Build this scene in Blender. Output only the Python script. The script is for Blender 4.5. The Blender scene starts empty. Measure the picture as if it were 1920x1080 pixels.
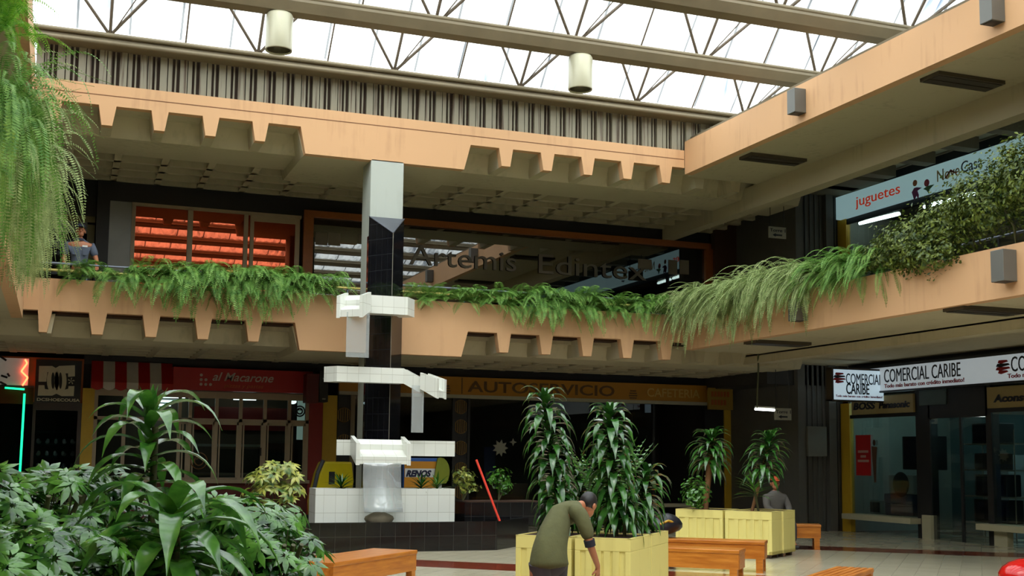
import bpy, math, random
from mathutils import Vector, Matrix
random.seed(7)
D=bpy.data; S=bpy.context.scene; COL=S.collection
R=math.radians
# ---------------------------------------------------------------- camera, sky, exposure
def _axes(yaw,pitch,roll):
    f=Vector((math.sin(yaw)*math.cos(pitch),math.cos(yaw)*math.cos(pitch),math.sin(pitch)))
    r=Vector((math.cos(yaw),-math.sin(yaw),0)); u=r.cross(f)
    return math.cos(roll)*r+math.sin(roll)*u, -math.sin(roll)*r+math.cos(roll)*u, f
CR,CU,CF=_axes(R(20.7127),R(5.8092),R(.6284)); FPX=2241.3; PPY=631.9; CAM=Vector((0,0,1.6))
cam=D.objects.new('camera',D.cameras.new('camera')); COL.objects.link(cam); S.camera=cam
cam.matrix_world=Matrix(((CR.x,CU.x,-CF.x,0),(CR.y,CU.y,-CF.y,0),(CR.z,CU.z,-CF.z,1.6),(0,0,0,1)))
cam.data.sensor_width=36; cam.data.lens=FPX/1920*36; cam.data.shift_y=(PPY-540)/1920
cam.data.clip_start=.05; cam.data.clip_end=400
S.view_settings.view_transform='Standard'; S.view_settings.look='None'; S.view_settings.gamma=1
S.view_settings.use_curve_mapping=False; S.view_settings.exposure=-0.06
W=D.worlds.new('sky'); S.world=W; W.use_nodes=True
bg=W.node_tree.nodes['Background']; bg.inputs[0].default_value=(.90,.96,1,1); bg.inputs[1].default_value=5.0
sun=D.objects.new('sun',D.lights.new('sun','SUN')); COL.objects.link(sun)
sun.data.energy=2.2; sun.data.angle=R(25); sun.data.color=(1,.95,.86); sun.rotation_euler=(R(34),0,R(-28))
def ray(x,y): return CF+CR*((x-960)/FPX)-CU*((y-PPY)/FPX)
def onY(x,y,Y): d=ray(x,y); return CAM+d*(Y/d.y)
def onX(x,y,X): d=ray(x,y); return CAM+d*(X/d.x)
def onZ(x,y,Z): d=ray(x,y); return CAM+d*((Z-1.6)/d.z)
# ---------------------------------------------------------------- materials
MC={}
def hexc(r,g,b):
    f=lambda c:(c/255/12.92 if c/255<=.04045 else ((c/255+.055)/1.055)**2.4)
    return (f(r),f(g),f(b),1)
def newmat(name):
    m=D.materials.new(name); m.use_nodes=True; nt=m.node_tree
    return m,nt,nt.nodes['Principled BSDF']
def N(nt,t,**k):
    n=nt.nodes.new(t)
    for a,v in k.items():
        if a.startswith('i_'):
            key=a[2:]; key=int(key) if key.isdigit() else key
            n.inputs[key].default_value=v
        else: setattr(n,a,v)
    return n
def L(nt,a,b): nt.links.new(a,b)
def mat(name,col,rough=.6,metal=0,var=.12,scale=6,spec=.5,emit=None,es=0,bump=0,trans=0):
    if name in MC: return MC[name]
    m,nt,b=newmat(name)
    b.inputs['Roughness'].default_value=rough; b.inputs['Metallic'].default_value=metal
    b.inputs['Specular IOR Level'].default_value=spec
    tc=N(nt,'ShaderNodeTexCoord'); nz=N(nt,'ShaderNodeTexNoise'); nz.inputs['Scale'].default_value=scale; nz.inputs['Detail'].default_value=5
    L(nt,tc.outputs['Object'],nz.inputs['Vector'])
    mx=N(nt,'ShaderNodeMix',data_type='RGBA'); c=Vector(col[:3])
    mx.inputs[6].default_value=(*(c*(1-var)),1); mx.inputs[7].default_value=(*[min(1,v*(1+var)) for v in c],1)
    L(nt,nz.outputs[0],mx.inputs[0]); L(nt,mx.outputs[2],b.inputs['Base Color'])
    if bump:
        bp=N(nt,'ShaderNodeBump'); bp.inputs['Strength'].default_value=bump; bp.inputs['Distance'].default_value=.02
        L(nt,nz.outputs[0],bp.inputs['Height']); L(nt,bp.outputs[0],b.inputs['Normal'])
    if emit:
        b.inputs['Emission Color'].default_value=emit; b.inputs['Emission Strength'].default_value=es
    if trans: b.inputs['Transmission Weight'].default_value=trans
    MC[name]=m; return m
def tiled(name,col,grout,su,sv,gap=.03,rough=.2,spec=.5,var=.05,offset=0):
    m,nt,b=newmat(name)
    uv=N(nt,'ShaderNodeUVMap'); br=N(nt,'ShaderNodeTexBrick',offset=offset,squash=1)
    mp=N(nt,'ShaderNodeMapping'); mp.inputs['Scale'].default_value=(1/su,1/sv,1)
    L(nt,uv.outputs[0],mp.inputs[0]); L(nt,mp.outputs[0],br.inputs[0])
    br.inputs['Scale'].default_value=1; br.inputs['Brick Width'].default_value=1; br.inputs['Row Height'].default_value=1
    br.inputs['Mortar Size'].default_value=gap; br.inputs['Mortar Smooth'].default_value=.1
    c=Vector(col[:3]); br.inputs['Color1'].default_value=(*(c*(1-var)),1); br.inputs['Color2'].default_value=(*[min(1,v*(1+var)) for v in c],1)
    br.inputs['Mortar'].default_value=grout
    L(nt,br.outputs[0],b.inputs['Base Color']); b.inputs['Roughness'].default_value=rough; b.inputs['Specular IOR Level'].default_value=spec
    return m
def stained(name,col,stain,rough=.7):
    """painted render with drips and blotches of dirt"""
    m,nt,b=newmat(name)
    tc=N(nt,'ShaderNodeTexCoord')
    n1=N(nt,'ShaderNodeTexNoise'); n1.inputs['Scale'].default_value=1.3; n1.inputs['Detail'].default_value=8
    mp=N(nt,'ShaderNodeMapping'); mp.inputs['Scale'].default_value=(9,9,.7); n2=N(nt,'ShaderNodeTexNoise'); n2.inputs['Scale'].default_value=1; n2.inputs['Detail'].default_value=6
    L(nt,tc.outputs['Object'],n1.inputs[0]); L(nt,tc.outputs['Object'],mp.inputs[0]); L(nt,mp.outputs[0],n2.inputs[0])
    mul=N(nt,'ShaderNodeMath',operation='MULTIPLY'); L(nt,n1.outputs[0],mul.inputs[0]); L(nt,n2.outputs[0],mul.inputs[1])
    rp=N(nt,'ShaderNodeValToRGB'); rp.color_ramp.elements[0].position=.28; rp.color_ramp.elements[1].position=.5
    rp.color_ramp.elements[0].color=(0,0,0,1); rp.color_ramp.elements[1].color=(.35,.35,.35,1)
    L(nt,mul.outputs[0],rp.inputs[0]); mx=N(nt,'ShaderNodeMix',data_type='RGBA')
    mx.inputs[6].default_value=col; mx.inputs[7].default_value=stain
    L(nt,rp.outputs[0],mx.inputs[0]); L(nt,mx.outputs[2],b.inputs['Base Color']); b.inputs['Roughness'].default_value=rough
    return m
def emis(name,col,st):
    if name in MC: return MC[name]
    m,nt,b=newmat(name); b.inputs['Base Color'].default_value=col
    b.inputs['Emission Color'].default_value=col; b.inputs['Emission Strength'].default_value=st; MC[name]=m; return m
def glassy(name,tint=(1,1,1,1),refl=.25,rough=.02,see=(.9,.95,.93,1),milky=0,base=None):
    """thin pane: see-through mixed with a mirror-like reflection"""
    m,nt,b=newmat(name); nt.nodes.remove(b); out=nt.nodes['Material Output']
    t=N(nt,'ShaderNodeBsdfTransparent'); t.inputs[0].default_value=see
    g=N(nt,'ShaderNodeBsdfGlossy'); g.inputs[0].default_value=tint; g.inputs['Roughness'].default_value=rough
    fr=N(nt,'ShaderNodeLayerWeight'); fr.inputs[0].default_value=refl
    mx=N(nt,'ShaderNodeMixShader')
    if base is None: L(nt,fr.outputs[1],mx.inputs[0])
    else: mx.inputs[0].default_value=base
    L(nt,t.outputs[0],mx.inputs[1]); L(nt,g.outputs[0],mx.inputs[2])
    last=mx
    if milky:
        d=N(nt,'ShaderNodeBsdfDiffuse'); d.inputs[0].default_value=(.75,.78,.78,1)
        m2=N(nt,'ShaderNodeMixShader'); m2.inputs[0].default_value=milky; L(nt,mx.outputs[0],m2.inputs[1]); L(nt,d.outputs[0],m2.inputs[2]); last=m2
    L(nt,last.outputs[0],out.inputs[0]); return m
def leafmat(name,c1,c2,rough=.35,spec=.5,trans=.25):
    m,nt,b=newmat(name); out=nt.nodes['Material Output']
    oi=N(nt,'ShaderNodeTexCoord'); nz=N(nt,'ShaderNodeTexNoise'); nz.inputs['Scale'].default_value=9; nz.inputs['Detail'].default_value=3
    L(nt,oi.outputs['Object'],nz.inputs[0])
    rp=N(nt,'ShaderNodeValToRGB'); rp.color_ramp.elements[0].position=.35; rp.color_ramp.elements[1].position=.65
    rp.color_ramp.elements[0].color=c1; rp.color_ramp.elements[1].color=c2
    L(nt,nz.outputs[0],rp.inputs[0]); L(nt,rp.outputs[0],b.inputs['Base Color'])
    b.inputs['Roughness'].default_value=rough; b.inputs['Specular IOR Level'].default_value=spec
    tr=N(nt,'ShaderNodeBsdfTranslucent'); L(nt,rp.outputs[0],tr.inputs[0])
    mx=N(nt,'ShaderNodeMixShader'); mx.inputs[0].default_value=trans
    L(nt,b.outputs[0],mx.inputs[1]); L(nt,tr.outputs[0],mx.inputs[2]); L(nt,mx.outputs[0],out.inputs[0]); return m
PEACH=stained('peach_paint',hexc(209,164,120),hexc(140,96,64))
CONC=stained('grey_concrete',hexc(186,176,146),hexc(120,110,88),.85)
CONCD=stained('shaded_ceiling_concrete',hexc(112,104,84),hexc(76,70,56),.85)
CONCL=stained('pale_column_concrete',hexc(178,184,176),hexc(140,140,130),.7)
BLACKTILE=tiled('black_glazed_tile',(.008,.008,.010,1),(.022,.024,.028,1),.14,.30,.02,.08)
POOLTILE=tiled('black_pool_tile',(.008,.008,.009,1),(.035,.035,.033,1),.26,.26,.014,.12)
WHITETILE=tiled('white_glazed_tile',hexc(226,228,220),hexc(185,185,172),.21,.31,.012,.25,var=.03)
STEEL=mat('painted_roof_steel',hexc(122,110,86),.5,.2,.2,3)
STEELD=mat('dark_strut_steel',hexc(110,98,85),.5,.3)
BLACK=mat('matt_black',(.012,.012,.013,1),.5)
OCHRE=mat('yellow_ochre_paint',hexc(196,158,40),.55,var=.08)
REDW=mat('dark_red_paint',hexc(140,28,20),.5)
REDS=mat('sign_red',hexc(170,24,24),.4,var=.04)
WHITE=mat('white_paint',hexc(225,225,220),.4,var=.04)
CREAM=mat('cream_ledge',hexc(176,170,140),.5,var=.06)
WOODO=mat('orange_wood_frame',hexc(150,84,34),.4,var=.2,scale=12)
BROWN=mat('brown_panel',hexc(74,50,34),.5)
DARKW=mat('dark_interior_wall',hexc(52,50,46),.7)
METALG=mat('grey_aluminium',hexc(150,145,130),.35,.4)
LAMPM=mat('lamp_cream_metal',hexc(186,182,156),.35,.1,var=.05)
BOXG=mat('grey_box_metal',hexc(105,105,100),.4,.2,var=.05)
GREYP=mat('ribbed_grey_wall',hexc(88,86,80),.7)
# bench wood
def woodmat():
    m,nt,b=newmat('varnished_orange_wood'); tc=N(nt,'ShaderNodeTexCoord'); mp=N(nt,'ShaderNodeMapping'); mp.inputs['Scale'].default_value=(1.5,14,14)
    nz=N(nt,'ShaderNodeTexNoise'); nz.inputs['Scale'].default_value=2; nz.inputs['Detail'].default_value=7
    L(nt,tc.outputs['Object'],mp.inputs[0]); L(nt,mp.outputs[0],nz.inputs[0])
    rp=N(nt,'ShaderNodeValToRGB'); rp.color_ramp.elements[0].position=.3; rp.color_ramp.elements[1].position=.7
    rp.color_ramp.elements[0].color=hexc(168,92,24); rp.color_ramp.elements[1].color=hexc(206,130,48)
    L(nt,nz.outputs[0],rp.inputs[0]); L(nt,rp.outputs[0],b.inputs['Base Color']); b.inputs['Roughness'].default_value=.3; return m
BWOOD=woodmat()
PLANT_Y=stained('pale_yellow_planter_paint',hexc(226,212,130),hexc(170,150,80),.5)
SOIL=mat('dark_soil',hexc(60,38,24),.95,bump=.5)
SKIN=mat('skin',hexc(176,112,78),.5,var=.06); HAIR=mat('black_hair',(.012,.01,.01,1),.5)
OLIVE=mat('olive_cloth',hexc(84,84,50),.9,var=.25,scale=7,bump=.8); TROUS=mat('charcoal_trousers',hexc(66,62,68),.9)
UNIF=mat('slate_blue_uniform',hexc(88,96,112),.85,var=.1); NAVY=mat('navy_cap_cloth',hexc(28,32,50),.8)
FERN=leafmat('fern_green',hexc(78,128,50),hexc(140,182,90),.5,.3)
FERNG=leafmat('grey_green_plume',hexc(134,156,96),hexc(190,206,142),.6,.2,.35)
DRAC=leafmat('glossy_dark_leaf',hexc(28,70,28),hexc(66,118,44),.2,.8,.12)
DRACL=leafmat('glossy_mid_leaf',hexc(40,92,28),hexc(88,140,50),.2,.7,.2)
SCHEF=leafmat('umbrella_leaf',hexc(30,72,28),hexc(92,146,52),.18,.6,.15)
SHRUB=leafmat('ivy_leaf',hexc(38,64,26),hexc(118,132,50),.4,.35,.15)
VARI=leafmat('variegated_leaf',hexc(60,100,40),hexc(190,190,90),.3,.5,.2)
BARK=mat('pale_trunk_bark',hexc(140,98,62),.8,bump=.6,scale=20)
STEMG=mat('green_brown_stem',hexc(70,70,36),.7)
# roof sheet: translucent corrugated plastic
def sheetmat():
    m,nt,b=newmat('translucent_roof_sheet'); nt.nodes.remove(b); out=nt.nodes['Material Output']
    uv=N(nt,'ShaderNodeUVMap'); sp=N(nt,'ShaderNodeSeparateXYZ'); L(nt,uv.outputs[0],sp.inputs[0])
    tc=N(nt,'ShaderNodeTexCoord'); nz=N(nt,'ShaderNodeTexNoise'); nz.inputs['Scale'].default_value=.35; nz.inputs['Detail'].default_value=4; L(nt,tc.outputs['Object'],nz.inputs[0])
    mp=N(nt,'ShaderNodeMapping'); mp.inputs['Scale'].default_value=(3.2,.25,1); n2=N(nt,'ShaderNodeTexNoise'); n2.inputs['Scale'].default_value=1.; n2.inputs['Detail'].default_value=4
    L(nt,uv.outputs[0],mp.inputs[0]); L(nt,mp.outputs[0],n2.inputs[0])
    mul=N(nt,'ShaderNodeMath',operation='MULTIPLY'); L(nt,nz.outputs[0],mul.inputs[0]); L(nt,n2.outputs[0],mul.inputs[1])
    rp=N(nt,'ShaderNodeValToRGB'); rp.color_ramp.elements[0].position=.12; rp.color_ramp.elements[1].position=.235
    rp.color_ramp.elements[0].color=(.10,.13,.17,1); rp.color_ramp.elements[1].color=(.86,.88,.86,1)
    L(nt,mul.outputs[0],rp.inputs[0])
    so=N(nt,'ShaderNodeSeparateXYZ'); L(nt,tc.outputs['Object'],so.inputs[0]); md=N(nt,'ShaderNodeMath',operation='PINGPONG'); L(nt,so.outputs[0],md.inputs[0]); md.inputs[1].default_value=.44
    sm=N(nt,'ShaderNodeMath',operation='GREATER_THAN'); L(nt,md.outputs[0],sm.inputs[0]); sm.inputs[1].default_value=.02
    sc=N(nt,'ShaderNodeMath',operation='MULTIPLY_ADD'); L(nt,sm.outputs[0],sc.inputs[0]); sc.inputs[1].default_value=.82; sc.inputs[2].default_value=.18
    vm=N(nt,'ShaderNodeVectorMath',operation='SCALE'); L(nt,rp.outputs[0],vm.inputs[0]); L(nt,sc.outputs[0],vm.inputs['Scale'])
    class _o: outputs=[vm.outputs[0]]
    rp=_o
    t=N(nt,'ShaderNodeBsdfTransparent'); L(nt,rp.outputs[0],t.inputs[0])
    tl=N(nt,'ShaderNodeBsdfTranslucent'); L(nt,rp.outputs[0],tl.inputs[0])
    mx=N(nt,'ShaderNodeMixShader'); mx.inputs[0].default_value=.5; L(nt,t.outputs[0],mx.inputs[1]); L(nt,tl.outputs[0],mx.inputs[2])
    L(nt,mx.outputs[0],out.inputs[0]); return m
SHEET=sheetmat()
def cladmat():
    m,nt,b=newmat('weathered_metal_cladding'); tc=N(nt,'ShaderNodeTexCoord'); mp=N(nt,'ShaderNodeMapping'); mp.inputs['Scale'].default_value=(14,1,.5)
    nz=N(nt,'ShaderNodeTexNoise'); nz.inputs['Scale'].default_value=1; nz.inputs['Detail'].default_value=6
    L(nt,tc.outputs['Object'],mp.inputs[0]); L(nt,mp.outputs[0],nz.inputs[0]); rp=N(nt,'ShaderNodeValToRGB')
    rp.color_ramp.elements[0].position=.34; rp.color_ramp.elements[1].position=.46; rp.color_ramp.elements[0].color=hexc(84,68,52); rp.color_ramp.elements[1].color=hexc(140,134,114)
    L(nt,nz.outputs[0],rp.inputs[0]); L(nt,rp.outputs[0],b.inputs['Base Color']); b.inputs['Roughness'].default_value=.6; return m
CLAD=cladmat()
def floormat():
    m,nt,b=newmat('polished_terrazzo_floor'); tc=N(nt,'ShaderNodeTexCoord'); mp=N(nt,'ShaderNodeMapping'); mp.inputs['Rotation'].default_value=(0,0,R(42))
    L(nt,tc.outputs['Object'],mp.inputs[0]); sp=N(nt,'ShaderNodeSeparateXYZ'); L(nt,mp.outputs[0],sp.inputs[0])
    a=N(nt,'ShaderNodeMath',operation='SUBTRACT'); L(nt,sp.outputs[1],a.inputs[0]); a.inputs[1].default_value=16.2-6.45*8
    md=N(nt,'ShaderNodeMath',operation='MODULO'); L(nt,a.outputs[0],md.inputs[0]); md.inputs[1].default_value=6.45
    lt=N(nt,'ShaderNodeMath',operation='LESS_THAN'); L(nt,md.outputs[0],lt.inputs[0]); lt.inputs[1].default_value=1.05
    br=N(nt,'ShaderNodeTexBrick',offset=0); L(nt,mp.outputs[0],br.inputs[0]); br.inputs['Scale'].default_value=1; br.inputs['Brick Width'].default_value=.3; br.inputs['Row Height'].default_value=.3; br.inputs['Mortar Size'].default_value=.004
    br.inputs['Color1'].default_value=hexc(190,182,156); br.inputs['Color2'].default_value=hexc(198,190,165); br.inputs['Mortar'].default_value=hexc(176,168,142)
    nz=N(nt,'ShaderNodeTexNoise'); nz.inputs['Scale'].default_value=60; L(nt,tc.outputs['Object'],nz.inputs[0])
    mx=N(nt,'ShaderNodeMix',data_type='RGBA'); L(nt,lt.outputs[0],mx.inputs[0]); L(nt,br.outputs[0],mx.inputs[6]); mx.inputs[7].default_value=hexc(120,50,32)
    L(nt,mx.outputs[2],b.inputs['Base Color']); b.inputs['Roughness'].default_value=.16; b.inputs['Specular IOR Level'].default_value=.6; return m
FLOOR=floormat()
GLASSD=glassy('dark_shop_glass',(1,1,1,1),.22,.01,(.75,.8,.78,1))
GLASSR=glassy('red_film_glass',(1,.20,.09,1),.55,.012,(.25,.03,.02,1),base=.36)
GLASSA=glassy('smoked_glass',(1,1,1,1),.42,.01,(.2,.2,.2,1),base=.2)
ACRYL=glassy('clear_acrylic',(1,1,1,1),.35,.05,(.9,.93,.93,1),.28)
# ---------------------------------------------------------------- mesh helpers
class MB:
    def __init__(s): s.v=[]; s.f=[]; s.sm=[]
    def add(s,vs,fs,smooth=False):
        n=len(s.v); s.v+= [tuple(v) for v in vs]; s.f+=[tuple(i+n for i in f) for f in fs]; s.sm+=[smooth]*len(fs); return s
    def box(s,x0,x1,y0,y1,z0,z1):
        return s.add([(x0,y0,z0),(x1,y0,z0),(x1,y1,z0),(x0,y1,z0),(x0,y0,z1),(x1,y0,z1),(x1,y1,z1),(x0,y1,z1)],
            [(0,3,2,1),(4,5,6,7),(0,1,5,4),(1,2,6,5),(2,3,7,6),(3,0,4,7)])
    def prism(s,poly,axis,a,b):
        """poly = 2D points; axis 'y': (x,z) profile extruded y a..b; 'x': (y,z); 'z': (x,y)"""
        n=len(poly)
        def mk(p,t): return {'y':(p[0],t,p[1]),'x':(t,p[0],p[1]),'z':(p[0],p[1],t)}[axis]
        vs=[mk(p,a) for p in poly]+[mk(p,b) for p in poly]
        fs=[tuple(range(n)),tuple(range(2*n-1,n-1,-1))]+[(i,(i+1)%n+n*0,(i+1)%n+n,i+n)[::-1] for i in range(n)]
        return s.add(vs,fs)
    def tube(s,p,q,r,r2=None,n=8,cap=True,smooth=True):
        p=Vector(p);q=Vector(q);d=(q-p); 
        if d.length<1e-6: return s
        d.normalize(); a=d.orthogonal().normalized(); b=d.cross(a); r2=r if r2 is None else r2
        vs=[p+(a*math.cos(t)+b*math.sin(t))*r for t in [2*math.pi*i/n for i in range(n)]]+[q+(a*math.cos(t)+b*math.sin(t))*r2 for t in [2*math.pi*i/n for i in range(n)]]
        s.add(vs,[(i,(i+1)%n,(i+1)%n+n,i+n) for i in range(n)],smooth)
        if cap: s.add(vs,[tuple(range(n-1,-1,-1)),tuple(range(n,2*n))])
        return s
    def path(s,pts,r,n=8):
        for i in range(len(pts)-1): s.tube(pts[i],pts[i+1],r if not callable(r) else r(i),None if not callable(r) else r(i+1),n)
        return s
    def lathe(s,prof,c=(0,0,0),n=24,smooth=True):
        vs=[];m=len(prof)
        for i in range(n):
            t=2*math.pi*i/n
            for (r,z) in prof: vs.append((c[0]+r*math.cos(t),c[1]+r*math.sin(t),c[2]+z))
        return s.add(vs,[(i*m+j,((i+1)%n)*m+j,((i+1)%n)*m+j+1,i*m+j+1) for i in range(n) for j in range(m-1)],smooth)
    def ell(s,c,rx,ry,rz,n=14,m=9):
        vs=[];c=Vector(c)
        for j in range(m+1):
            ph=math.pi*j/m
            for i in range(n): vs.append(c+Vector((rx*math.sin(ph)*math.cos(2*math.pi*i/n),ry*math.sin(ph)*math.sin(2*math.pi*i/n),rz*math.cos(ph))))
        return s.add(vs,[(j*n+i,(j+1)*n+i,(j+1)*n+(i+1)%n,j*n+(i+1)%n) for j in range(m) for i in range(n)],True)
    def rot(s,rz,loc=(0,0,0),rx=0,ry=0,start=0):
        M=Matrix.Translation(loc)@Matrix.Rotation(rz,4,'Z')@Matrix.Rotation(ry,4,'Y')@Matrix.Rotation(rx,4,'X')
        s.v[start:]=[tuple(M@Vector(v)) for v in s.v[start:]]; return s
def link(name,mb,m,parent=None,off=None,bevel=0):
    me=D.meshes.new(name); vs=mb.v
    if off is not None: vs=[(v[0]-off[0],v[1]-off[1],v[2]-off[2]) for v in vs]
    me.from_pydata(vs,[],mb.f); me.update()
    me.polygons.foreach_set('use_smooth',mb.sm)
    uvl=me.uv_layers.new(name='UVMap'); data=[0.0]*(2*len(me.loops)); Vv=me.vertices
    if len(me.polygons)<6000:
        for p in me.polygons:
            n=p.normal; ox,oy,oz=(off or (0,0,0))
            if abs(n.z)>.9: t=Vector((1,0,0)); b2=Vector((0,1,0))
            else:
                t=Vector((-n.y,n.x,0)).normalized(); b2=n.cross(t)
            for li in p.loop_indices:
                c=Vv[me.loops[li].vertex_index].co; c=Vector((c.x+ox,c.y+oy,c.z+oz)); data[2*li]=c.dot(t); data[2*li+1]=c.dot(b2)
        uvl.data.foreach_set('uv',data)
    me.materials.append(m); o=D.objects.new(name,me); COL.objects.link(o)
    if parent: o.parent=parent
    if bevel:
        md=o.modifiers.new('bevel','BEVEL'); md.width=bevel; md.segments=2; md.limit_method='ANGLE'; md.angle_limit=R(40)
    return o
def tag(o,label,cat,group=None,kind=None):
    o['label']=label; o['category']=cat
    if group: o['group']=group
    if kind: o['kind']=kind
    return o
def thing(name,label,cat,loc=(0,0,0),rz=0,group=None):
    o=D.objects.new(name,None); COL.objects.link(o); o.location=loc; o.rotation_euler=(0,0,rz); o.empty_display_size=.1
    return tag(o,label,cat,group)
def struct(name,mb,m,parent=None,bevel=0):
    o=link(name,mb,m,parent,bevel=bevel)
    if parent is None: o['kind']='structure'
    return o
def sroot(name):
    o=D.objects.new(name,None); COL.objects.link(o); o['kind']='structure'; return o
def B(*a): return MB().box(*a)
def copy_tree(o,parent=None):
    c=o.copy(); COL.objects.link(c); c.parent=parent
    for ch in [x for x in D.objects if x.parent==o]: copy_tree(ch,c)
    return c
def text(body,m,parent,p0,size,direction='X',length=None,depth=.01,name='lettering',off=(0,0,0),shear=0,face=None,bold=0,label=None):
    """lettering standing on a wall; p0 = world bottom-left; direction 'X' wall facing -Y, 'B' wall facing -X (reads towards -Y)"""
    cu=D.curves.new('t','FONT'); cu.body=body; cu.size=size; cu.extrude=depth/2; cu.shear=shear; cu.offset=bold; cu.resolution_u=3
    ob=D.objects.new('t',cu); COL.objects.link(ob); bpy.context.view_layer.update()
    me=D.meshes.new_from_object(ob.evaluated_get(bpy.context.evaluated_depsgraph_get())); D.objects.remove(ob)
    xs=[v.co.x for v in me.vertices]; w=max(xs)-min(xs); x0=min(xs); sx=(length/w) if length else 1
    for v in me.vertices:
        a=(v.co.x-x0)*sx; b=v.co.y; c=v.co.z
        if direction=='X': v.co=Vector((p0[0]+a-off[0],p0[1]-c-depth/2-off[1],p0[2]+b-off[2]))
        else: v.co=Vector((p0[0]-c-depth/2-off[0],p0[1]-a-off[1],p0[2]+b-off[2]))
    me.materials.clear(); me.materials.append(m); o=D.objects.new(name,me); COL.objects.link(o); o.parent=parent
    if label: o['label']=label
    return o
RX0=-4.6; RX1=17.0; Y0=22.0; YS=26.8; YU=26.6; XB=12.2; XS=17.4; XC=-.65; YN=-8.0
# ================================================================= SETTING
struct('floor',B(-12,24,-13,31,-.2,0),FLOOR)
# --- gallery A (far side), two levels
TEETH_L=[-.18+.9*k for k in range(5)]; TEETH_R=[7.40+.9*k for k in range(8)]
def fascia_profile(ztop,znotch,zteeth,zsolid,x0,x1):
    """front outline with trapezoid notches cut from below"""
    pts=[(x0,ztop)]
    pts.append((x0,znotch))
    pts.append((x0+.06,znotch)) if False else None
    pts=[p for p in pts if p]
    # left tooth group: notch top spans [a, a+.6]; tooth spans between
    pts+= [(-.41,znotch),(-.41-.0+.03,zteeth),(-.25,zteeth),(-.18,znotch)]
    for k in range(5):
        a=-.18+.9*k
        pts.append((a+.6,znotch))
        if k<4: pts+=[(a+.66,zteeth),(a+.84,zteeth),(a+.9,znotch)]
    pts+=[(4.12,zsolid),(7.27,zsolid)]
    for k in range(6):
        a=7.40+.9*k
        pts.append((a,znotch))
        if a+.6>x1-.05: pts.append((x1,znotch)); break
        pts+=[(a+.6,znotch),(a+.66,zteeth),(a+.84,zteeth)]
    pts.append((x1,ztop)); return pts
def gallery_A(ztop,zn,zt,zs,lvl):
    r=sroot('trim_%d'%lvl)
    link('fascia_board',MB().prism(fascia_profile(ztop,zn,zt,zs,XC,XB-.01),'y',Y0,Y0+.18),PEACH,r)
    rb=MB()
    xs=[-1.1+.66+0]+[]
    tl=[-.18-.24]+[-.18+.9*k+.6 for k in range(4)]
    for a in tl+[7.40+.9*k+.6 for k in range(8)]:
        rb.prism([(a-.0,zn+.02),(a+.06,zt),(a+.24,zt),(a+.3,zn+.02)],'y',Y0+.18,Y0+.8)
    rb.prism([(3.98,zn+.02),(4.12,zs),(7.27,zs),(7.40,zn+.02)],'y',Y0+.18,Y0+2.4)
    rb.box(XC-4,15.6,Y0+.18,Y0+1.12,zn,zn+.1)
    rb.prism([(Y0+.62,zn+.02),(Y0+.85,zt),(Y0+2.1,zt),(Y0+2.1,zn+.02)],'x',XC-4,15.6)
    link('soffit_rib',rb,CONC,r)
    cf=MB()
    x=-4.6
    while x<15.6: cf.box(x,x+.14,Y0+2.1,YS,zt+.005,zt+.22); x+=.9
    for y in (Y0+2.65,Y0+3.3,Y0+3.95,Y0+4.5): cf.box(-4.6,15.6,y,y+.13,zt+.005,zt+.22)
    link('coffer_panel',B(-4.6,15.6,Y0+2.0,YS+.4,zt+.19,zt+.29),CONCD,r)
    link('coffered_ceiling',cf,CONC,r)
    return r
gallery_A(8.16,7.78,7.42,7.27,1); gallery_A(4.62,4.06,3.68,3.56,2)
sm=MB(); sm.box(XC,XB-.02,Y0-.004,Y0+.01,7.955,7.97); struct('trim_3',sm,mat('dark_joint',hexc(120,78,50),.8))
struct('ceiling_upper',B(XC-6,24,Y0+.2,30,8.0,8.2),CONCD)
struct('floor_upper',B(XC-6,24,Y0+.5,30,3.95,4.02),CONC)
# planter trough behind parapet A
tr=MB(); tr.box(XC,XB,Y0+.42,Y0+.5,4.02,4.6); tr.box(XC,XB,Y0+.18,Y0+.42,4.02,4.45); struct('trim_4',tr,SOIL)
# --- gallery B (right side)
def gallery_B(z0,z1,zlow,lvl):
    r=sroot('trim_%d'%lvl)
    link('fascia_board',B(XB,XB+.18,YN,Y0,z0,z1),PEACH,r)
    link('soffit',MB().box(XB+.18,14.1,YN,Y0+.2,z0+.01,z0+.12).box(14.1,24,YN,Y0+2,z0+(.62 if lvl==5 else -.02),z0+(.7 if lvl==5 else .1)),CONC,r)
    bm=MB(); bm.box(14.1,14.4,YN,Y0+4.6,zlow,z0+.02)
    link('ceiling_beam',bm,CONC,r)
    rb=MB()
    if lvl==5:
        y=-7
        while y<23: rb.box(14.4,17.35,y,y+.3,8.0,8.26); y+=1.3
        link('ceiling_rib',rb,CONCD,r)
    return r
gallery_B(7.64,8.35,7.15,5); gallery_B(3.9,4.62,3.72,6)
struct('trim_7',MB().box(XB+.55,XB+.63,YN,Y0+.5,4.0,4.6).box(XB+.18,XB+.55,YN,Y0+.4,4.02,4.45),SOIL)
struct('floor_right_gallery',B(XB+.63,24,YN,Y0+.5,4.0,4.1),CONC)
struct('ceiling_right',B(XB+.2,24,YN-4,30,8.3,8.5),CONCD)
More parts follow.
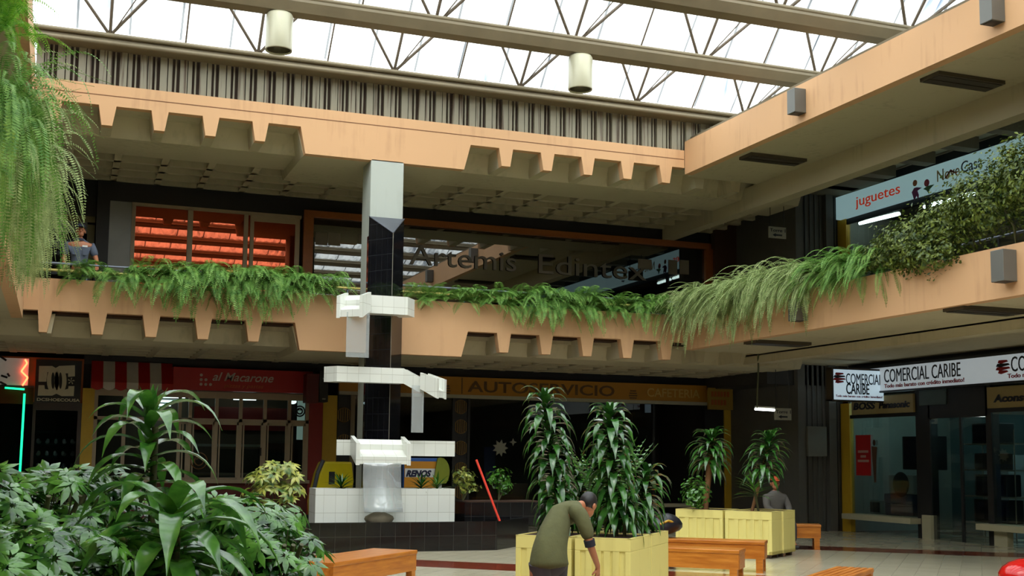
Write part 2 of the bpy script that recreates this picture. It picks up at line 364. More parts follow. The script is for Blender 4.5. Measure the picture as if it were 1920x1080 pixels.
# --- gallery C (left) and D (behind the camera)
rc=sroot('trim_8')
for z0,z1 in ((7.64,8.35),(3.9,4.62)):
    link('fascia_board',B(XC-.18,XC,YN,Y0-.02,z0,z1),PEACH,rc)
    link('soffit',B(XC-7,XC-.18,YN,Y0+.1,z0+.01,z0+.14),CONC,rc)
struct('trim_9',MB().box(XC-.6,XC-.5,YN,Y0,4.04,4.6).box(XC-.5,XC-.18,YN,Y0,4.1,4.5),SOIL)
struct('ceiling_left',B(XC-7,XC-.2,YN-4,Y0,8.4,8.5),CONCD)
rd=sroot('trim_10')
for z0,z1 in ((7.64,8.35),(3.9,4.62)):
    link('fascia_board',B(XC-.2,XB+.2,YN-.2,YN,z0,z1),PEACH,rd); link('soffit',B(-8,24,YN-4,YN-.2,z0,z0+.15),CONC,rd)
struct('wall_back',B(-8,24,YN-4.2,YN-4,0,8.5),DARKW); struct('wall_left',B(-8.2,-8,YN-4,30,0,8.5),DARKW)
struct('wall_right',B(21.5,21.7,YN-4,30,0,8.5),DARKW); struct('wall_far',B(-8,21.5,30,30.2,0,8.5),DARKW)
struct('wall_left_shops',B(-6.2,-6,YN,27,0,8.3),DARKW)
struct('ceiling_back',B(-8,24,YN-4,YN-.2,8.4,8.5),CONCD)
# --- cladding wall above far fascia
rcl=sroot('wall_cladding')
link('backing_sheet',B(XC,15,Y0+.2,Y0+.26,8.1,8.93),mat('cladding_gap_shade',hexc(62,46,34),.8),rcl)  # backing coloured dark brown to paint in the shade of gaps between ribs
cl=MB(); x=XC
while x<14.9:
    cl.box(x,x+.125,Y0+.11,Y0+.21,8.1,8.93).box(x+.142,x+.215,Y0+.12,Y0+.21,8.1,8.93).box(x+.262,x+.292,Y0+.14,Y0+.21,8.1,8.93); x+=.35
link('cladding_rib',cl,CLAD,rcl)
ew=MB()
for yb in (0,): ew.box(RX0-.1,RX0,YN,Y0,8.4,9.2).box(RX1,RX1+.1,YN,Y0,8.5,9.2).box(RX0,RX1,YN-.2,YN-.15,8.35,9.2)
struct('wall_roof_kerb',ew,STEEL)
# --- sawtooth roof
rows=[Y0-.2-2.65*k for k in range(12)]
def beam(yb,i):
    g=thing('roof_beam',['thin steel eaves rail with gutter along top of the corrugated cladding wall','steel gutter beam carrying the two cylinder lamps','steel gutter beam, second one out from the cladding wall'][min(i,2)] if i<3 else 'steel gutter beam high over the atrium towards the camera','beam',(0,yb,8.95),0,'roof gutter beams' if i>2 else None)
    m=MB()
    if i==0:
        m.box(XC-.3,RX1,-.02,.34,-.13,.02).tube((XC-.3,-.06,.03),(RX1,-.06,.03),.045).tube((XC-.3,-.03,-.1),(RX1,-.03,-.1),.05)
    else:
        m.prism([(-.13,-.1),(.16,-.1),(.22,.05),(.22,.1),(-.22,.1),(-.22,.05)],'x',RX0,RX1)
        m.tube((RX0,-.2,.13),(RX1,-.2,.13),.04).tube((RX0,.2,.0),(RX1,.2,.0),.035)
    link('gutter',m,STEEL,g); 
    H=.76; dy=-.7
    for k in range(-1,6 if i<4 else -1):
        xn=.55+2.6*k
        for dx in (-.72,.0,.72):
            if xn+dx<RX1: link('strut',MB().tube((xn,0,.05),(xn+dx,dy,H),.03,n=6),STEELD,g)
        if i<2 and xn+.52<RX1: link('strut',MB().tube((xn+.02,-.02,.05),(xn+.52,dy,H),.012,n=5),STEELD,g)
        if xn+1.3<RX1: link('strut',MB().tube((xn+1.3,0,.05),(xn+1.3,dy,H),.017,n=6),STEELD,g)
    link('ridge_pipe',MB().tube((RX0,dy,H),(RX1,dy,H),.03),STEELD,g)
for i,yb in enumerate(rows):
    if i<11: beam(yb,i)
rs=sroot('ceiling_skylight')
for i in range(len(rows)-1):
    a=rows[i]; b=rows[i+1]
    m=MB(); pts=[]
    n=int((RX1-RX0)/.12)
    # corrugated steep pane, then shallow pane down to next gutter
    vs=[];f=[]
    for j in range(n+1):
        xx=RX0+j*(RX1-RX0)/n; dz=.018*(1 if j%2 else -1)
        vs+=[(xx,a,9.06+dz),(xx,a-.72,9.82+dz),(xx,b+.1,9.1+dz)]
    for j in range(n):
        f+=[(3*j,3*j+3,3*j+4,3*j+1),(3*j+1,3*j+4,3*j+5,3*j+2)]
    m.add(vs,f,False); link('roof_sheet',m,SHEET,rs)
# ================================================================= COLUMN + FOUNTAIN
col=thing('column','pale concrete column clad below in black glazed tile with a pointed front','column',(5.715,Y0+.33,0))
def W2(o,*a): return o
o3=(5.715,Y0+.33,0)
link('concrete_shaft',B(5.39,6.04,Y0,Y0+.65,0,7.3),CONCL,col,o3,.012)
link('tile_cladding',MB().prism([(5.37,Y0-.02),(5.715,Y0-.52),(6.06,Y0-.02),(6.06,Y0+.1),(5.37,Y0+.1)],'z',.1,5.79).add(
  [(5.37,Y0-.02,5.79),(5.715,Y0-.52,5.79),(6.06,Y0-.02,5.79),(5.37,Y0-.02,6.17),(6.06,Y0-.02,6.17)],[(0,1,3),(1,2,4)]),BLACKTILE,col,o3)
link('cap_plate',MB().add([(5.37,Y0-.02,6.17),(6.06,Y0-.02,6.17),(5.715,Y0-.52,5.79),(5.715,Y0-.5,5.74)],[(0,2,1)]).tube((5.37,Y0-.03,6.17),(5.715,Y0-.53,5.79),.012).tube((6.06,Y0-.03,6.17),(5.715,Y0-.53,5.79),.012),mat('dull_zinc',hexc(96,100,108),.3,.5),col,o3)
link('arris_trim',MB().tube((5.715,Y0-.53,.5),(5.715,Y0-.53,5.79),.006,n=6),METALG,col,o3)
# pool
pool=thing('fountain_pool','low black tiled fountain pool wall around the column base','fountain pool',(5.5,20.8,0))
pp=[(2.6,19.95),(7.3,19.95),(8.35,21.1),(8.35,22.9),(1.4,22.9),(1.4,21.2)]
def inset(poly,d,c=(5.2,21.3)): return [(p[0]+(c[0]-p[0])*d,p[1]+(c[1]-p[1])*d) for p in poly]
pi=inset(pp,.09); pm=MB(); n=len(pp)
vs=[(x,y,0) for x,y in pp]+[(x,y,.5) for x,y in pp]+[(x,y,.5) for x,y in pi]+[(x,y,.35) for x,y in pi]
pm.add(vs,[(i,(i+1)%n,(i+1)%n+n,i+n) for i in range(n)]+[(i+n,(i+1)%n+n,(i+1)%n+2*n,i+2*n) for i in range(n)]+[(i+2*n,(i+1)%n+2*n,(i+1)%n+3*n,i+3*n) for i in range(n)])
link('pool_wall',pm,POOLTILE,pool,(5.5,20.8,0))
link('pool_bottom',MB().add([(x,y,.36) for x,y in pi],[tuple(range(n))]),mat('wet_black_pool_floor',(.01,.012,.012,1),.08),pool,(5.5,20.8,0))
pw=thing('raised_planter','black tiled raised plant bed behind right end of the pool','planter',(7.9,22,0))
link('planter_wall',B(7.15,8.75,21.3,22.1,.35,.78),POOLTILE,pw,(7.9,22,0)); link('soil',B(7.2,8.7,21.35,22.05,.78,.80),SOIL,pw,(7.9,22,0))
# white tiled channels
def channel(front,w,z0,z1,t=.05,off=(0,0)):
    """U-shaped trough following a plan path; front = list of (x,y) or (x,y,dz)"""
    P=[Vector((p[0],p[1],p[2] if len(p)>2 else 0)) for p in front]; Bk=[]
    for i,p in enumerate(P):
        d=Vector((0,0,0))
        if i>0: d+= (P[i]-P[i-1]).normalized()
        if i<len(P)-1: d+= (P[i+1]-P[i]).normalized()
        nn=Vector((-d.y,d.x,0)).normalized(); Bk.append(nn)
    m=MB()
    def strip(a,b,za,zb):
        vs=[]
        for i,p in enumerate(P):
            q=p+Bk[i]*a; r=p+Bk[i]*b
            vs+=[(q.x,q.y,za+p.z),(r.x,r.y,za+p.z),(r.x,r.y,zb+p.z),(q.x,q.y,zb+p.z)]
        fs=[]
        for i in range(len(P)-1):
            k=4*i
            for j in range(4): fs.append((k+j,k+(j+1)%4,k+4+(j+1)%4,k+4+j)[::-1])
        fs+=[(0,1,2,3),(len(vs)-1,len(vs)-2,len(vs)-3,len(vs)-4)]
        m.add(vs,fs)
    strip(0,t,z0,z1); strip(w-t,w,z0,z1); strip(t,w-t,z0,z0+t)
    return m
def spout(w,d,h,drop=.0):
    """open-fronted spout pointing along -Y, centred on x=0, top at z=h"""
    m=MB(); t=.07
    for s in (-1,1): m.prism([(-d,-.06-drop),(0,0),(0,h),(-d,h-drop)],'x',s*w/2-(t if s>0 else 0),s*w/2+(0 if s>0 else t))
    m.prism([(-d+.01,-.04-drop),(-.12,.02),(-.12,.09),(-d+.01,.09-drop)],'x',-w/2+t,w/2-t)
    m.prism([(-.14,.02),(0,.02),(0,h-.06),(-.05,h-.06),(-.14,h*.55)],'x',-w/2+t,w/2-t)
    return m
def P2(x,y,Y): p=onY(x,y,Y); return (p.x,p.z)
def tier(name,label,parts,loc): 
    g=thing(name,label,'fountain channel',loc,0,None)
    for nm,mb,m in parts: link(nm,mb,m,g,loc)
    return g
# tier 1 (highest)
Yt=21.15
xa,zt=P2(697,553,Yt); _,zb=P2(697,587,Yt); xb,_=P2(765,560,Yt)
zt1,zb1=zt,zb
c1=channel([(xa,Yt),(xb,Yt),(xb+.22,Yt+.32)],.3,zb,zt)
sp=spout(.52,.34,.34,.1); sp.rot(R(-38),(xa-.26,Yt-.02,zb+.02))
l1=channel([(xa-.42,Yt+.1,-.02),(xa,Yt,0)],.28,zb,zt)
tier('fountain_channel','topmost white tiled water channel, jutting left of the black column at balcony height',[('trough',c1,WHITETILE),('elbow',l1,WHITETILE),('spout',sp,WHITETILE)],(xa,Yt+.3,zb))
xs0,zs0=P2(650,590,Yt-.25); xs1,_=P2(693,590,Yt-.25); _,zsb=P2(670,670,Yt-.25)
link('acrylic_sheet',B(xs0,xs1,Yt-.26,Yt-.25,zsb,zs0+.05),ACRYL); tag(D.objects['acrylic_sheet'],'clear hanging sheet below the topmost white channel','water sheet')
# tier 2
Yt=21.14
xa,zt=P2(632,686,Yt); _,zb=P2(632,715,Yt); xb,_=P2(757,686,Yt); xl,_=P2(612,690,Yt+.2)
c2=channel([(xl-.02,Yt+.3),(xa,Yt),(xb,Yt)],.3,zb,zt)
xk,zk=P2(772,732,Yt-.2)
c2b=channel([(xb,Yt,0),(xb+.28,Yt-.15,-.17)],.3,zb,zt)
sp=spout(.34,.36,.3,.12); sp.rot(R(42),(xb+.38,Yt-.1,zb-.1))
tier('fountain_channel','middle white tiled water channel, crossing the column front with its spout to the right',[('trough',c2,WHITETILE),('elbow',c2b,WHITETILE),('spout',sp,WHITETILE)],(xa,Yt+.3,zb))
xs0,zs0=P2(772,733,Yt-.18); xs1,_=P2(794,733,Yt-.18); _,zsb=P2(780,811,Yt-.18)
a=link('acrylic_sheet',B(xs0,xs1,Yt-.19,Yt-.18,zsb,zs0+.1).box(xs0,xs0+.02,Yt-.21,Yt-.18,zsb,zs0+.05).box(xs1-.02,xs1,Yt-.21,Yt-.18,zsb,zs0+.05),ACRYL); tag(a,'narrow clear sheet hanging below the right spout of the middle channel','water sheet')
# tier 3
Yt=21.14
xa,zt=P2(770,826,Yt); _,zb=P2(770,855,Yt); xb,_=P2(853,826,Yt); xl,_=P2(637,826,Yt); x2,_=P2(668,826,Yt)
c3=channel([(x2+.2,Yt),(xb,Yt)],.3,zb,zt); c3l=channel([(xl,Yt+.25),(x2+.25,Yt-.02)],.3,zb,zt)
xm,_=P2(717,840,Yt-.35); sp=spout(1.0,.45,.33,.13); sp.rot(0,(xm,Yt,zb+.02))
tier('fountain_channel','lowest raised white tiled channel with the wide central spout facing forward',[('arm',c3,WHITETILE),('arm',c3l,WHITETILE),('spout',sp,WHITETILE)],(xm,Yt+.3,zb))
xs0,zs0=P2(681,868,Yt-.45); xs1,_=P2(752,868,Yt-.45); _,zsb=P2(715,960,Yt-.6)
sh=MB(); nn=10; vs=[]
for i in range(nn+1):
    t=i/nn; yy=Yt-.45-.25*t*t; zz=zs0+(zsb-zs0)*t; vs+=[(xs0-.02*t,yy,zz),(xs1-.02*t,yy,zz)]
sh.add(vs,[(2*i,2*i+1,2*i+3,2*i+2) for i in range(nn)],True)
a=link('acrylic_sheet',sh,ACRYL); md=a.modifiers.new('solid','SOLIDIFY'); md.thickness=.012
tag(a,'wide clear curved sheet falling from the central spout before the white tiled basin','water sheet')
# white basin
Yb=20.88; x0,z1=P2(592,916,Yb); x1,_=P2(853,916,Yb); _,z0=P2(700,975,Yb); z0=min(z0,.5)
bs=thing('fountain_basin','long white tiled basin standing in the pool in front of the column','basin',(x0,Yb,z0))
m=MB(); m.box(x0,x1,Yb,Yb+.06,.36,z1).box(x0,x1,Yb+.5,Yb+.56,.36,z1).box(x0,x0+.06,Yb+.06,Yb+.5,.36,z1).box(x1-.06,x1,Yb+.06,Yb+.5,.36,z1)
link('basin_wall',m,WHITETILE,bs,(x0,Yb,z0)); link('soil',B(x0+.06,x1-.06,Yb+.06,Yb+.5,.5,z1-.08),SOIL,bs,(x0,Yb,z0))
pa=P2(722,944,Yb-.12); pb=P2(738,944,Yb-.12)
link('projecting_tile_block',B(pa[0],pa[0]+.36,Yb-.12,Yb,.4,pa[1]),WHITETILE,bs,(x0,Yb,z0))
st=MB().ell((0,0,0),.26,.16,.15); random.seed(3)
st.v=[(v[0]*(1+.12*math.sin(v[2]*20)),v[1],v[2]*(1+.1*math.cos(v[0]*15))) for v in st.v]
xr,_=P2(711,968,20.62); st.rot(0,(xr,20.62,.5)); a=link('stone',st,mat('brown_boulder',hexc(104,96,78),.9,bump=.6,scale=9)); tag(a,'brown boulder lying below the clear sheet on the pool rim','stone')
# ================================================================= CYLINDER LAMPS, BOX LAMPS
def cyl_lamp(x,lab):
    g=thing('pendant_downlight',lab,'ceiling lamp',(x,rows[1],8.2),0)
    link('lamp_shade',MB().lathe([(.19,.02),(.215,0),(.22,.02),(.22,.58),(.2,.62),(0,.62)],n=32),LAMPM,g)
    link('reflector',MB().lathe([(.19,.02),(.18,.25),(.0,.3)],n=24),mat('dull_reflector',hexc(120,116,96),.3,.5),g)
    link('bracket',MB().box(-.06,-.04,-.03,.03,.6,.78).box(.04,.06,-.03,.03,.6,.78).box(-.06,.06,-.03,.03,.74,.78),WHITE,g)
    return g
cyl_lamp(3.10,'cream cylinder downlight hanging from the roof beam, the left of the two')
cyl_lamp(8.50,'cream cylinder downlight hanging from the roof beam, the right of the two')
def boxlamp(y,z0,z1,lab):
    g=thing('wall_light',lab,'wall light',(XB-.1,y,z0))
    link('housing',B(-.14,.1,-.12,.12,0,z1-z0),BOXG,g,bevel=.008); link('lamp_opening',B(-.11,.07,-.09,.09,-.005,.01),BLACK,g)
boxlamp(17.7,7.78,8.22,'small grey box light on the upper peach fascia near the far corner')
boxlamp(12.9,7.79,8.22,'grey box light on the upper peach fascia at the top right edge')
boxlamp(12.83,4.09,4.53,'grey box light on the right balcony beside the leafy shrub')
boxlamp(17.75,4.06,4.45,'grey box light under the hanging ferns of the right balcony')
def slot(x0,x1,y,z,lab,grp=None):
    g=thing('ceiling_light',lab,'ceiling light',((x0+x1)/2,y,z)); w=(x1-x0)/2
    link('housing',B(-w,w,-.22,.22,-.05,.02),mat('brown_slot_light',hexc(72,64,50),.6),g); link('louvre',MB().box(-w+.03,w-.03,-.18,-.02,-.06,-.045).box(-w+.03,w-.03,.02,.18,-.06,-.045),mat('dark_louvre',hexc(50,44,36),.5),g)
slot(12.5,13.8,20.1,7.64,'dark slot light in the upper right soffit near the corner'); slot(12.5,13.8,14.72,7.64,'dark slot light in the upper right soffit near the picture edge')
slot(12.35,13.6,19.75,3.9,'dark slot light under the right balcony near the corner'); slot(12.3,13.5,14.1,3.9,'dark slot light under the right balcony below the shrub')
pipe=link('hanging_conduit',MB().path([onY(1420,600,Y0-.1),onY(1422,690,Y0+.3),onY(1419,765,Y0+.6)],.02),mat('olive_conduit',hexc(70,74,44),.6)); tag(pipe,'thin green vertical conduit hanging from the balcony ferns to the tube lamp','cable')
# ================================================================= STOREFRONTS, far side ground floor
def wallA(name,x0,x1,z0,z1,m,y0=YS,y1=None,k=True):
    return B(x0,x1,y0,(y0+.15) if y1 is None else y1,z0,z1)
sg=sroot('wall_far_shops')
link('orange_panel',B(-5,.46,YS+.02,YS+.15,2.62,3.6),mat('orange_paint',hexc(168,84,24),.5),sg)
link('red_plinth',B(.7,5.3,YS,YS+.2,0,1.02),mat('oxblood_wall',hexc(96,30,18),.6),sg)
link('bulkhead',B(.46,15.5,YS+.03,YS+.2,3.5,3.75),BLACK,sg)
link('oxblood_pier',B(5.27,5.58,YS-.03,YS+.2,0,3.0),REDW,sg)
link('party_wall',MB().box(.46,.6,YS+.2,30,0,3.7).box(5.4,5.6,YS+.2,30,0,3.7).box(15.5,15.7,YS+.2,30,0,3.7),DARKW,sg)
for xa_,xb_,lab in ((.46,.70,0),(5.58,5.90,1),(15.95,16.28,2)):
    link('yellow_pier',B(xa_,xb_,YS-.06,YS+.2,0,2.98 if lab<2 else 2.9),OCHRE,sg)
link('red_wall',B(16.28,21,YS,YS+.15,0,3.4),mat('crimson_wall',hexc(150,40,36),.6),sg)
link('dark_pier',B(15.4,15.95,YS-.02,YS+.2,0,3.7),BLACK,sg)
# left neon shop
t=thing('shop_sign','white shop sign with dark squiggles at the far left edge','shop sign',(-1.6,YS,3))
link('sign_board',B(-2.6,-.62,YS-.06,YS,3.0,3.56),mat('sign_greywhite',hexc(190,184,172),.5,es=.15,emit=hexc(190,184,172)),t,(-1.6,YS,3))
gl=MB(); p=onY(10,700,YS-.07); 
for (a,b) in (((2,704),(14,708)),((0,716),(12,722)),((14,700),(18,706)),((2,722),(14,726)),((0,668),(12,676))): gl.tube(onY(*a,YS-.07),onY(*b,YS-.07),.022,n=6)
link('lettering',gl,BLACK,t,(-1.6,YS,3))
zig=[(47,676),(40,690),(49,704),(41,722)]
zm=MB().path([onY(47,674,YS-.1),onY(51,681,YS-.1),onY(40,696,YS-.1),onY(52,708,YS-.1),onY(42,723,YS-.1)],.017)
a=link('neon_zigzag',zm,emis('red_neon',(1,.09,.03,1),9)); tag(a,'glowing red zigzag neon on the white sign at far left','neon light')
nm=MB().path([onY(9,727,YS-.1),onY(46,730,YS-.1)],.02).path([onY(46,738,YS-.1),onY(37,892,YS-.1)],.022)
a=link('neon_tube',nm,emis('green_neon',(.01,.8,.3,1),2.2)); tag(a,'glowing green right-angled neon tube framing the left shop window','neon light')
# DC sign and window
t=thing('shop_sign','square black sign with interlocking white DC letters above dark window','shop sign',(-.04,YS,2.7)); of=(-.04,YS,2.7)
link('sign_board',B(-.48,.42,YS-.06,YS+.02,2.66,3.55),BLACK,t,of)
def zx(px_,py_): p=onY(px_/4.5,660+py_/4.5,YS-.07); return (p.x,p.z)
def poly(m,pts,y0=YS-.085,y1=YS-.06): m.prism([zx(*q) for q in pts],'y',y0,y1)
lg=MB()
poly(lg,[(330,118),(440,118),(470,135),(500,118),(632,112),(632,205),(575,210),(575,180),(545,180),(545,165),(400,170),(390,250),(325,250)])
poly(lg,[(325,280),(375,280),(378,312),(420,318),(545,318),(575,310),(578,288),(628,288),(622,372),(520,372),(475,352),(440,368),(318,368)])
def ring(cx,cy,rx,ry,th):
    o=[];i_=[];n_=20
    for k in range(n_):
        a=2*math.pi*k/n_; o.append(zx(cx+rx*math.cos(a),cy+ry*math.sin(a))); i_.append(zx(cx+(rx-th)*math.cos(a),cy+(ry-th)*math.sin(a)))
    vs=[(x,YS-.088,z) for x,z in o]+[(x,YS-.088,z) for x,z in i_]
    lg.add(vs,[(k,(k+1)%n_,(k+1)%n_+n_,k+n_) for k in range(n_)])
ring(447,242,52,108,38); ring(510,242,52,108,38)
for k in range(5):
    a=2*math.pi*k/5; lg.prism([zx(600,245),zx(600+26*math.cos(a-.4),245+26*math.sin(a-.4)),zx(600+30*math.cos(a),245+30*math.sin(a))],'y',YS-.085,YS-.06)
link('logo',lg,mat('sign_bone_white',hexc(205,198,170),.5),t,of)
text('DCSHOECOUSA',MC['sign_bone_white'],t,(-.43,YS-.06,2.69),.085,'X',.84,off=of,bold=.002)
g=sroot('window_1'); 
link('window_frame',MB().box(-.5,-.44,YS-.04,YS+.06,0,2.66).box(.38,.46,YS-.04,YS+.06,0,2.66).box(-.44,.38,YS-.02,YS+.05,2.5,2.66).box(-5,-.5,YS-.02,YS+.05,2.96,3.0).box(-2.6,-2.5,YS-.03,YS+.05,0,2.96),mat('dark_brown_frame',hexc(48,30,22),.4),g)
link('pane',B(-.44,.38,YS,YS+.01,0,2.5).box(-2.5,-.5,YS,YS+.01,0,2.96),GLASSD,g)
sh=thing('shoe_shelf','dark display shelving with rows of shoes behind the shop window left','shelf',(-.03,27.5,0))
for k in range(6): link('shelf_board',B(-.45,.4,27.35,27.6,.75+k*.26,.765+k*.26),mat('shelf_glass',hexc(60,80,90),.2),sh,(-.03,27.5,0))
shoe_m=mat('pale_shoe',hexc(120,130,140),.5,var=.5,scale=30)
first=None
for k in range(5):
    for j in range(5):
        if first is None:
            mb=MB(); mb.ell((0,0,.035),.11,.04,.035,10,6); mb.ell((-.05,0,.06),.05,.035,.05,10,6); o=link('shoe',mb,shoe_m); first=o
        else: o=first.copy(); COL.objects.link(o)
        o.location=(-.36+j*.17,27.42,.77+k*.26); o.rotation_euler=(0,0,R(70+10*((j*3+k)%4)))
        tag(o,'sports shoe displayed on the dark shelves behind the left shop window','shoe','shoes on the window shelves')
# awning
t=thing('awning','red and white striped awning over left part of the pizzeria window','awning',(1.44,YS,3))
st=[]
for k in range(7):
    x0=.61+k*.236; m=MB(); vs=[]; nn=6
    for i in range(nn+1):
        u=i/nn; xx=x0+.236*u; dz=-.05*math.sin(math.pi*u)
        vs+=[(xx,YS-.02,3.56),(xx,YS-.42,3.1),(xx,YS-.44,2.98+dz)]
    m.add(vs,[f for i in range(nn) for f in ((3*i,3*i+3,3*i+4,3*i+1),(3*i+1,3*i+4,3*i+5,3*i+2))])
    q=link('stripe',m,REDS if k%2==0 else mat('awning_white',hexc(200,192,180),.7),t,(1.44,YS,3)); q['label']='red cloth stripe' if k%2==0 else 'white cloth stripe'
    md=q.modifiers.new('s','SOLIDIFY'); md.thickness=.01
# Macarone sign
t=thing('shop_sign','long red sign reading al Macarone over the pizzeria window','shop sign',(3.8,YS,3)); of=(3.8,YS,3)
link('sign_board',B(2.27,5.3,YS-.22,YS+.02,3.0,3.49),REDS,t,of,.01)
GRL=mat('sign_silver',hexc(190,170,160),.5)
text('al Macarone',GRL,t,(3.10,YS-.22,3.22),.26,'X',1.32,off=of,shear=.35,bold=.003)
text('pizzas y pastas',mat('sign_dull_orange',hexc(190,90,40),.5),t,(3.35,YS-.22,3.08),.12,'X',.85,off=of,shear=.3)
dm=MB()
for r_ in range(3):
    for c_ in range(r_+1): dm.tube((2.86+c_*.1,YS-.22,3.33-r_*.1),(2.86+c_*.1,YS-.235,3.33-r_*.1),.032,n=10)
link('emblem',dm,GRL,t,of)
t=thing('projecting_sign','dark red box sign with black end, beside yellow pier','projecting sign',(5.5,YS-.4,2.9)); of=(5.5,YS-.4,2.9)
link('sign_box',B(5.08,5.36,YS-.62,YS-.22,2.78,3.42),mat('plum_sign',hexc(92,24,26),.4),t,of,.01); link('end_cap',B(5.36,5.56,YS-.64,YS-.2,2.8,3.5),BLACK,t,of,.01)
link('bolt',MB().box(5.43,5.5,YS-.66,YS-.64,3.3,3.33).box(5.43,5.5,YS-.66,YS-.64,2.85,2.88),METALG,t,of)
# pizzeria window
g=sroot('window_2'); BF=mat('beige_window_frame',hexc(168,150,124),.5)
fm=MB(); fm.box(.7,5.3,YS-.03,YS+.05,2.84,2.98).box(.7,5.3,YS-.12,YS+.12,1.0,1.07).box(.7,5.27,YS-.03,YS+.04,2.33,2.40)
xm=[.70,1.28,1.86,2.42,2.64,3.20,3.72,4.25,4.79,5.19]
for x_ in xm: fm.box(x_,x_+.075,YS-.03,YS+.05,1.07,2.84)
for a_,b_ in zip(xm[3:-1],xm[4:]): fm.box(a_+.1,a_+.13,YS-.02,YS+.03,1.1,2.33).box(b_-.04,b_,YS-.02,YS+.03,1.1,2.33).box(a_+.075,b_,YS-.02,YS+.03,2.27,2.33).box(a_+.075,b_,YS-.02,YS+.03,1.07,1.12)
link('window_frame',fm,BF,g); link('pane',B(.72,5.27,YS+.005,YS+.015,1.05,2.9),GLASSD,g)
link('window_handle',B(4.2,4.23,YS-.05,YS-.03,1.6,1.78),BLACK,g)
# decal rings on glass
def decal(px_,py_,rpx,m,lab,n=24,th=.012,Y=YS-.02,parent=None,nm='window_decal',inner=True):
    c=onY(px_,py_,Y); r=rpx/FPX*(c.y*math.cos(0)+1)*1.0; mb=MB()
    pts=[(c.x+r*math.cos(2*math.pi*k/n),Y,c.z+r*math.sin(2*math.pi*k/n)) for k in range(n+1)]; mb.path(pts,th,5)
    if inner:
        mb.path([(c.x+.55*r*math.cos(2*math.pi*k/n),Y,c.z+.55*r*math.sin(2*math.pi*k/n)) for k in range(n+1)],th,5)
        mb.tube((c.x-.3*r,Y,c.z+.2*r),(c.x-.1*r,Y,c.z+.35*r),th,n=5).tube((c.x+.1*r,Y,c.z+.35*r),(c.x+.3*r,Y,c.z+.2*r),th,n=5)
    o=link(nm,mb,m,parent)
    if parent is None: tag(o,lab,'window decal')
    return o
decal(373,864,14,mat('decal_orange',hexc(130,84,34),.5),'round orange face decal on the pizzeria window above the bushes')
decal(562,771,9,BLACK,'round black emblem on bright strip at the right end of pizzeria window',th=.018)
# pizzeria interior
pz=sroot('wall_pizzeria'); link('rear_wall',B(.6,5.4,29.2,29.3,0,3.5),mat('pizzeria_wall',hexc(104,92,76),.8),pz); link('inner_ceiling',B(.6,5.4,YS+.2,29.3,3.3,3.36),mat('dim_ceiling',hexc(90,86,76),.8),pz)
link('red_rear_band',B(3.0,5.3,29.1,29.2,2.2,2.75),REDW,pz)
WT=emis('cool_tube_light',(.75,.95,1,1),8)
def tube_light(p,q,lab,grp=None,st=WT,r=.02):
    mid=((p[0]+q[0])/2,(p[1]+q[1])/2,(p[2]+q[2])/2); g=thing('fluorescent_lamp',lab,'fluorescent lamp',mid,0,grp)
    link('tube',MB().tube(p,q,r),st,g,mid); a,b=Vector(p),Vector(q); d=(b-a).normalized()*.02
    link('batten',MB().tube(Vector(p)+Vector((0,0,r*2)),Vector(q)+Vector((0,0,r*2)),r*1.1,n=4),WHITE,g,mid)
for k,(xa_,xb_,y_) in enumerate(((292,347,744),(290,333,752),(288,320,759),(284,303,766))):
    tube_light(onY(xa_,y_,28.2+.3*k),onY(xb_,y_+1,28.2+.3*k),'short glowing ceiling tube inside the pizzeria behind the tall leaf crown','glowing tubes at pizzeria left')
tube_light(onY(438,748,28.3),onY(480,749,28.3),'single glowing ceiling tube near the middle of the pizzeria window')
a=link('globe_lamp',MB().ell(onY(549,753,28.2),.09,.09,.06),emis('soft_globe',(.85,1,.95,1),2)); tag(a,'white glowing globe lamp inside pizzeria at upper right','lamp')
x5,z5=P2(566,746,27.6); x6,z6=P2(566,800,27.6)
a=link('light_strip',B(x5-.09,x5+.1,27.6,27.65,z6-.3,z5),mat('pale_lit_panel',hexc(150,180,165),.5,emit=(.6,.85,.75,1),es=.25)); tag(a,'pale tall strip panel at the right end of the pizzeria window','panel')
ct=thing('serving_counter','pale service counter with glass guard inside the pizzeria','counter',(3.8,28.2,0)); link('body',B(2.6,5.0,27.9,28.5,0,1.15),mat('counter_grey',hexc(110,116,112),.5),ct,(3.8,28.2,0)); link('worktop',B(2.55,5.05,27.85,28.55,1.15,1.2),METALG,ct,(3.8,28.2,0)); link('glass_guard',B(3.4,4.9,27.95,27.97,1.2,1.75),GLASSD,ct,(3.8,28.2,0)); link('guard_rail',B(2.9,4.4,27.9,27.94,1.8,1.86),mat('steel_bright',hexc(150,160,160),.3,.5),ct,(3.8,28.2,0))
ov=thing('pizza_oven','dark oven with round arch at right side inside pizzeria','oven',(4.9,28.7,0)); link('oven_body',B(4.55,5.3,28.6,29.1,.0,1.9),mat('oven_brown',hexc(84,50,34),.7),ov,(4.9,28.7,0)); link('oven_door',B(4.65,5.1,28.57,28.6,1.2,1.7),BLACK,ov,(4.9,28.7,0))
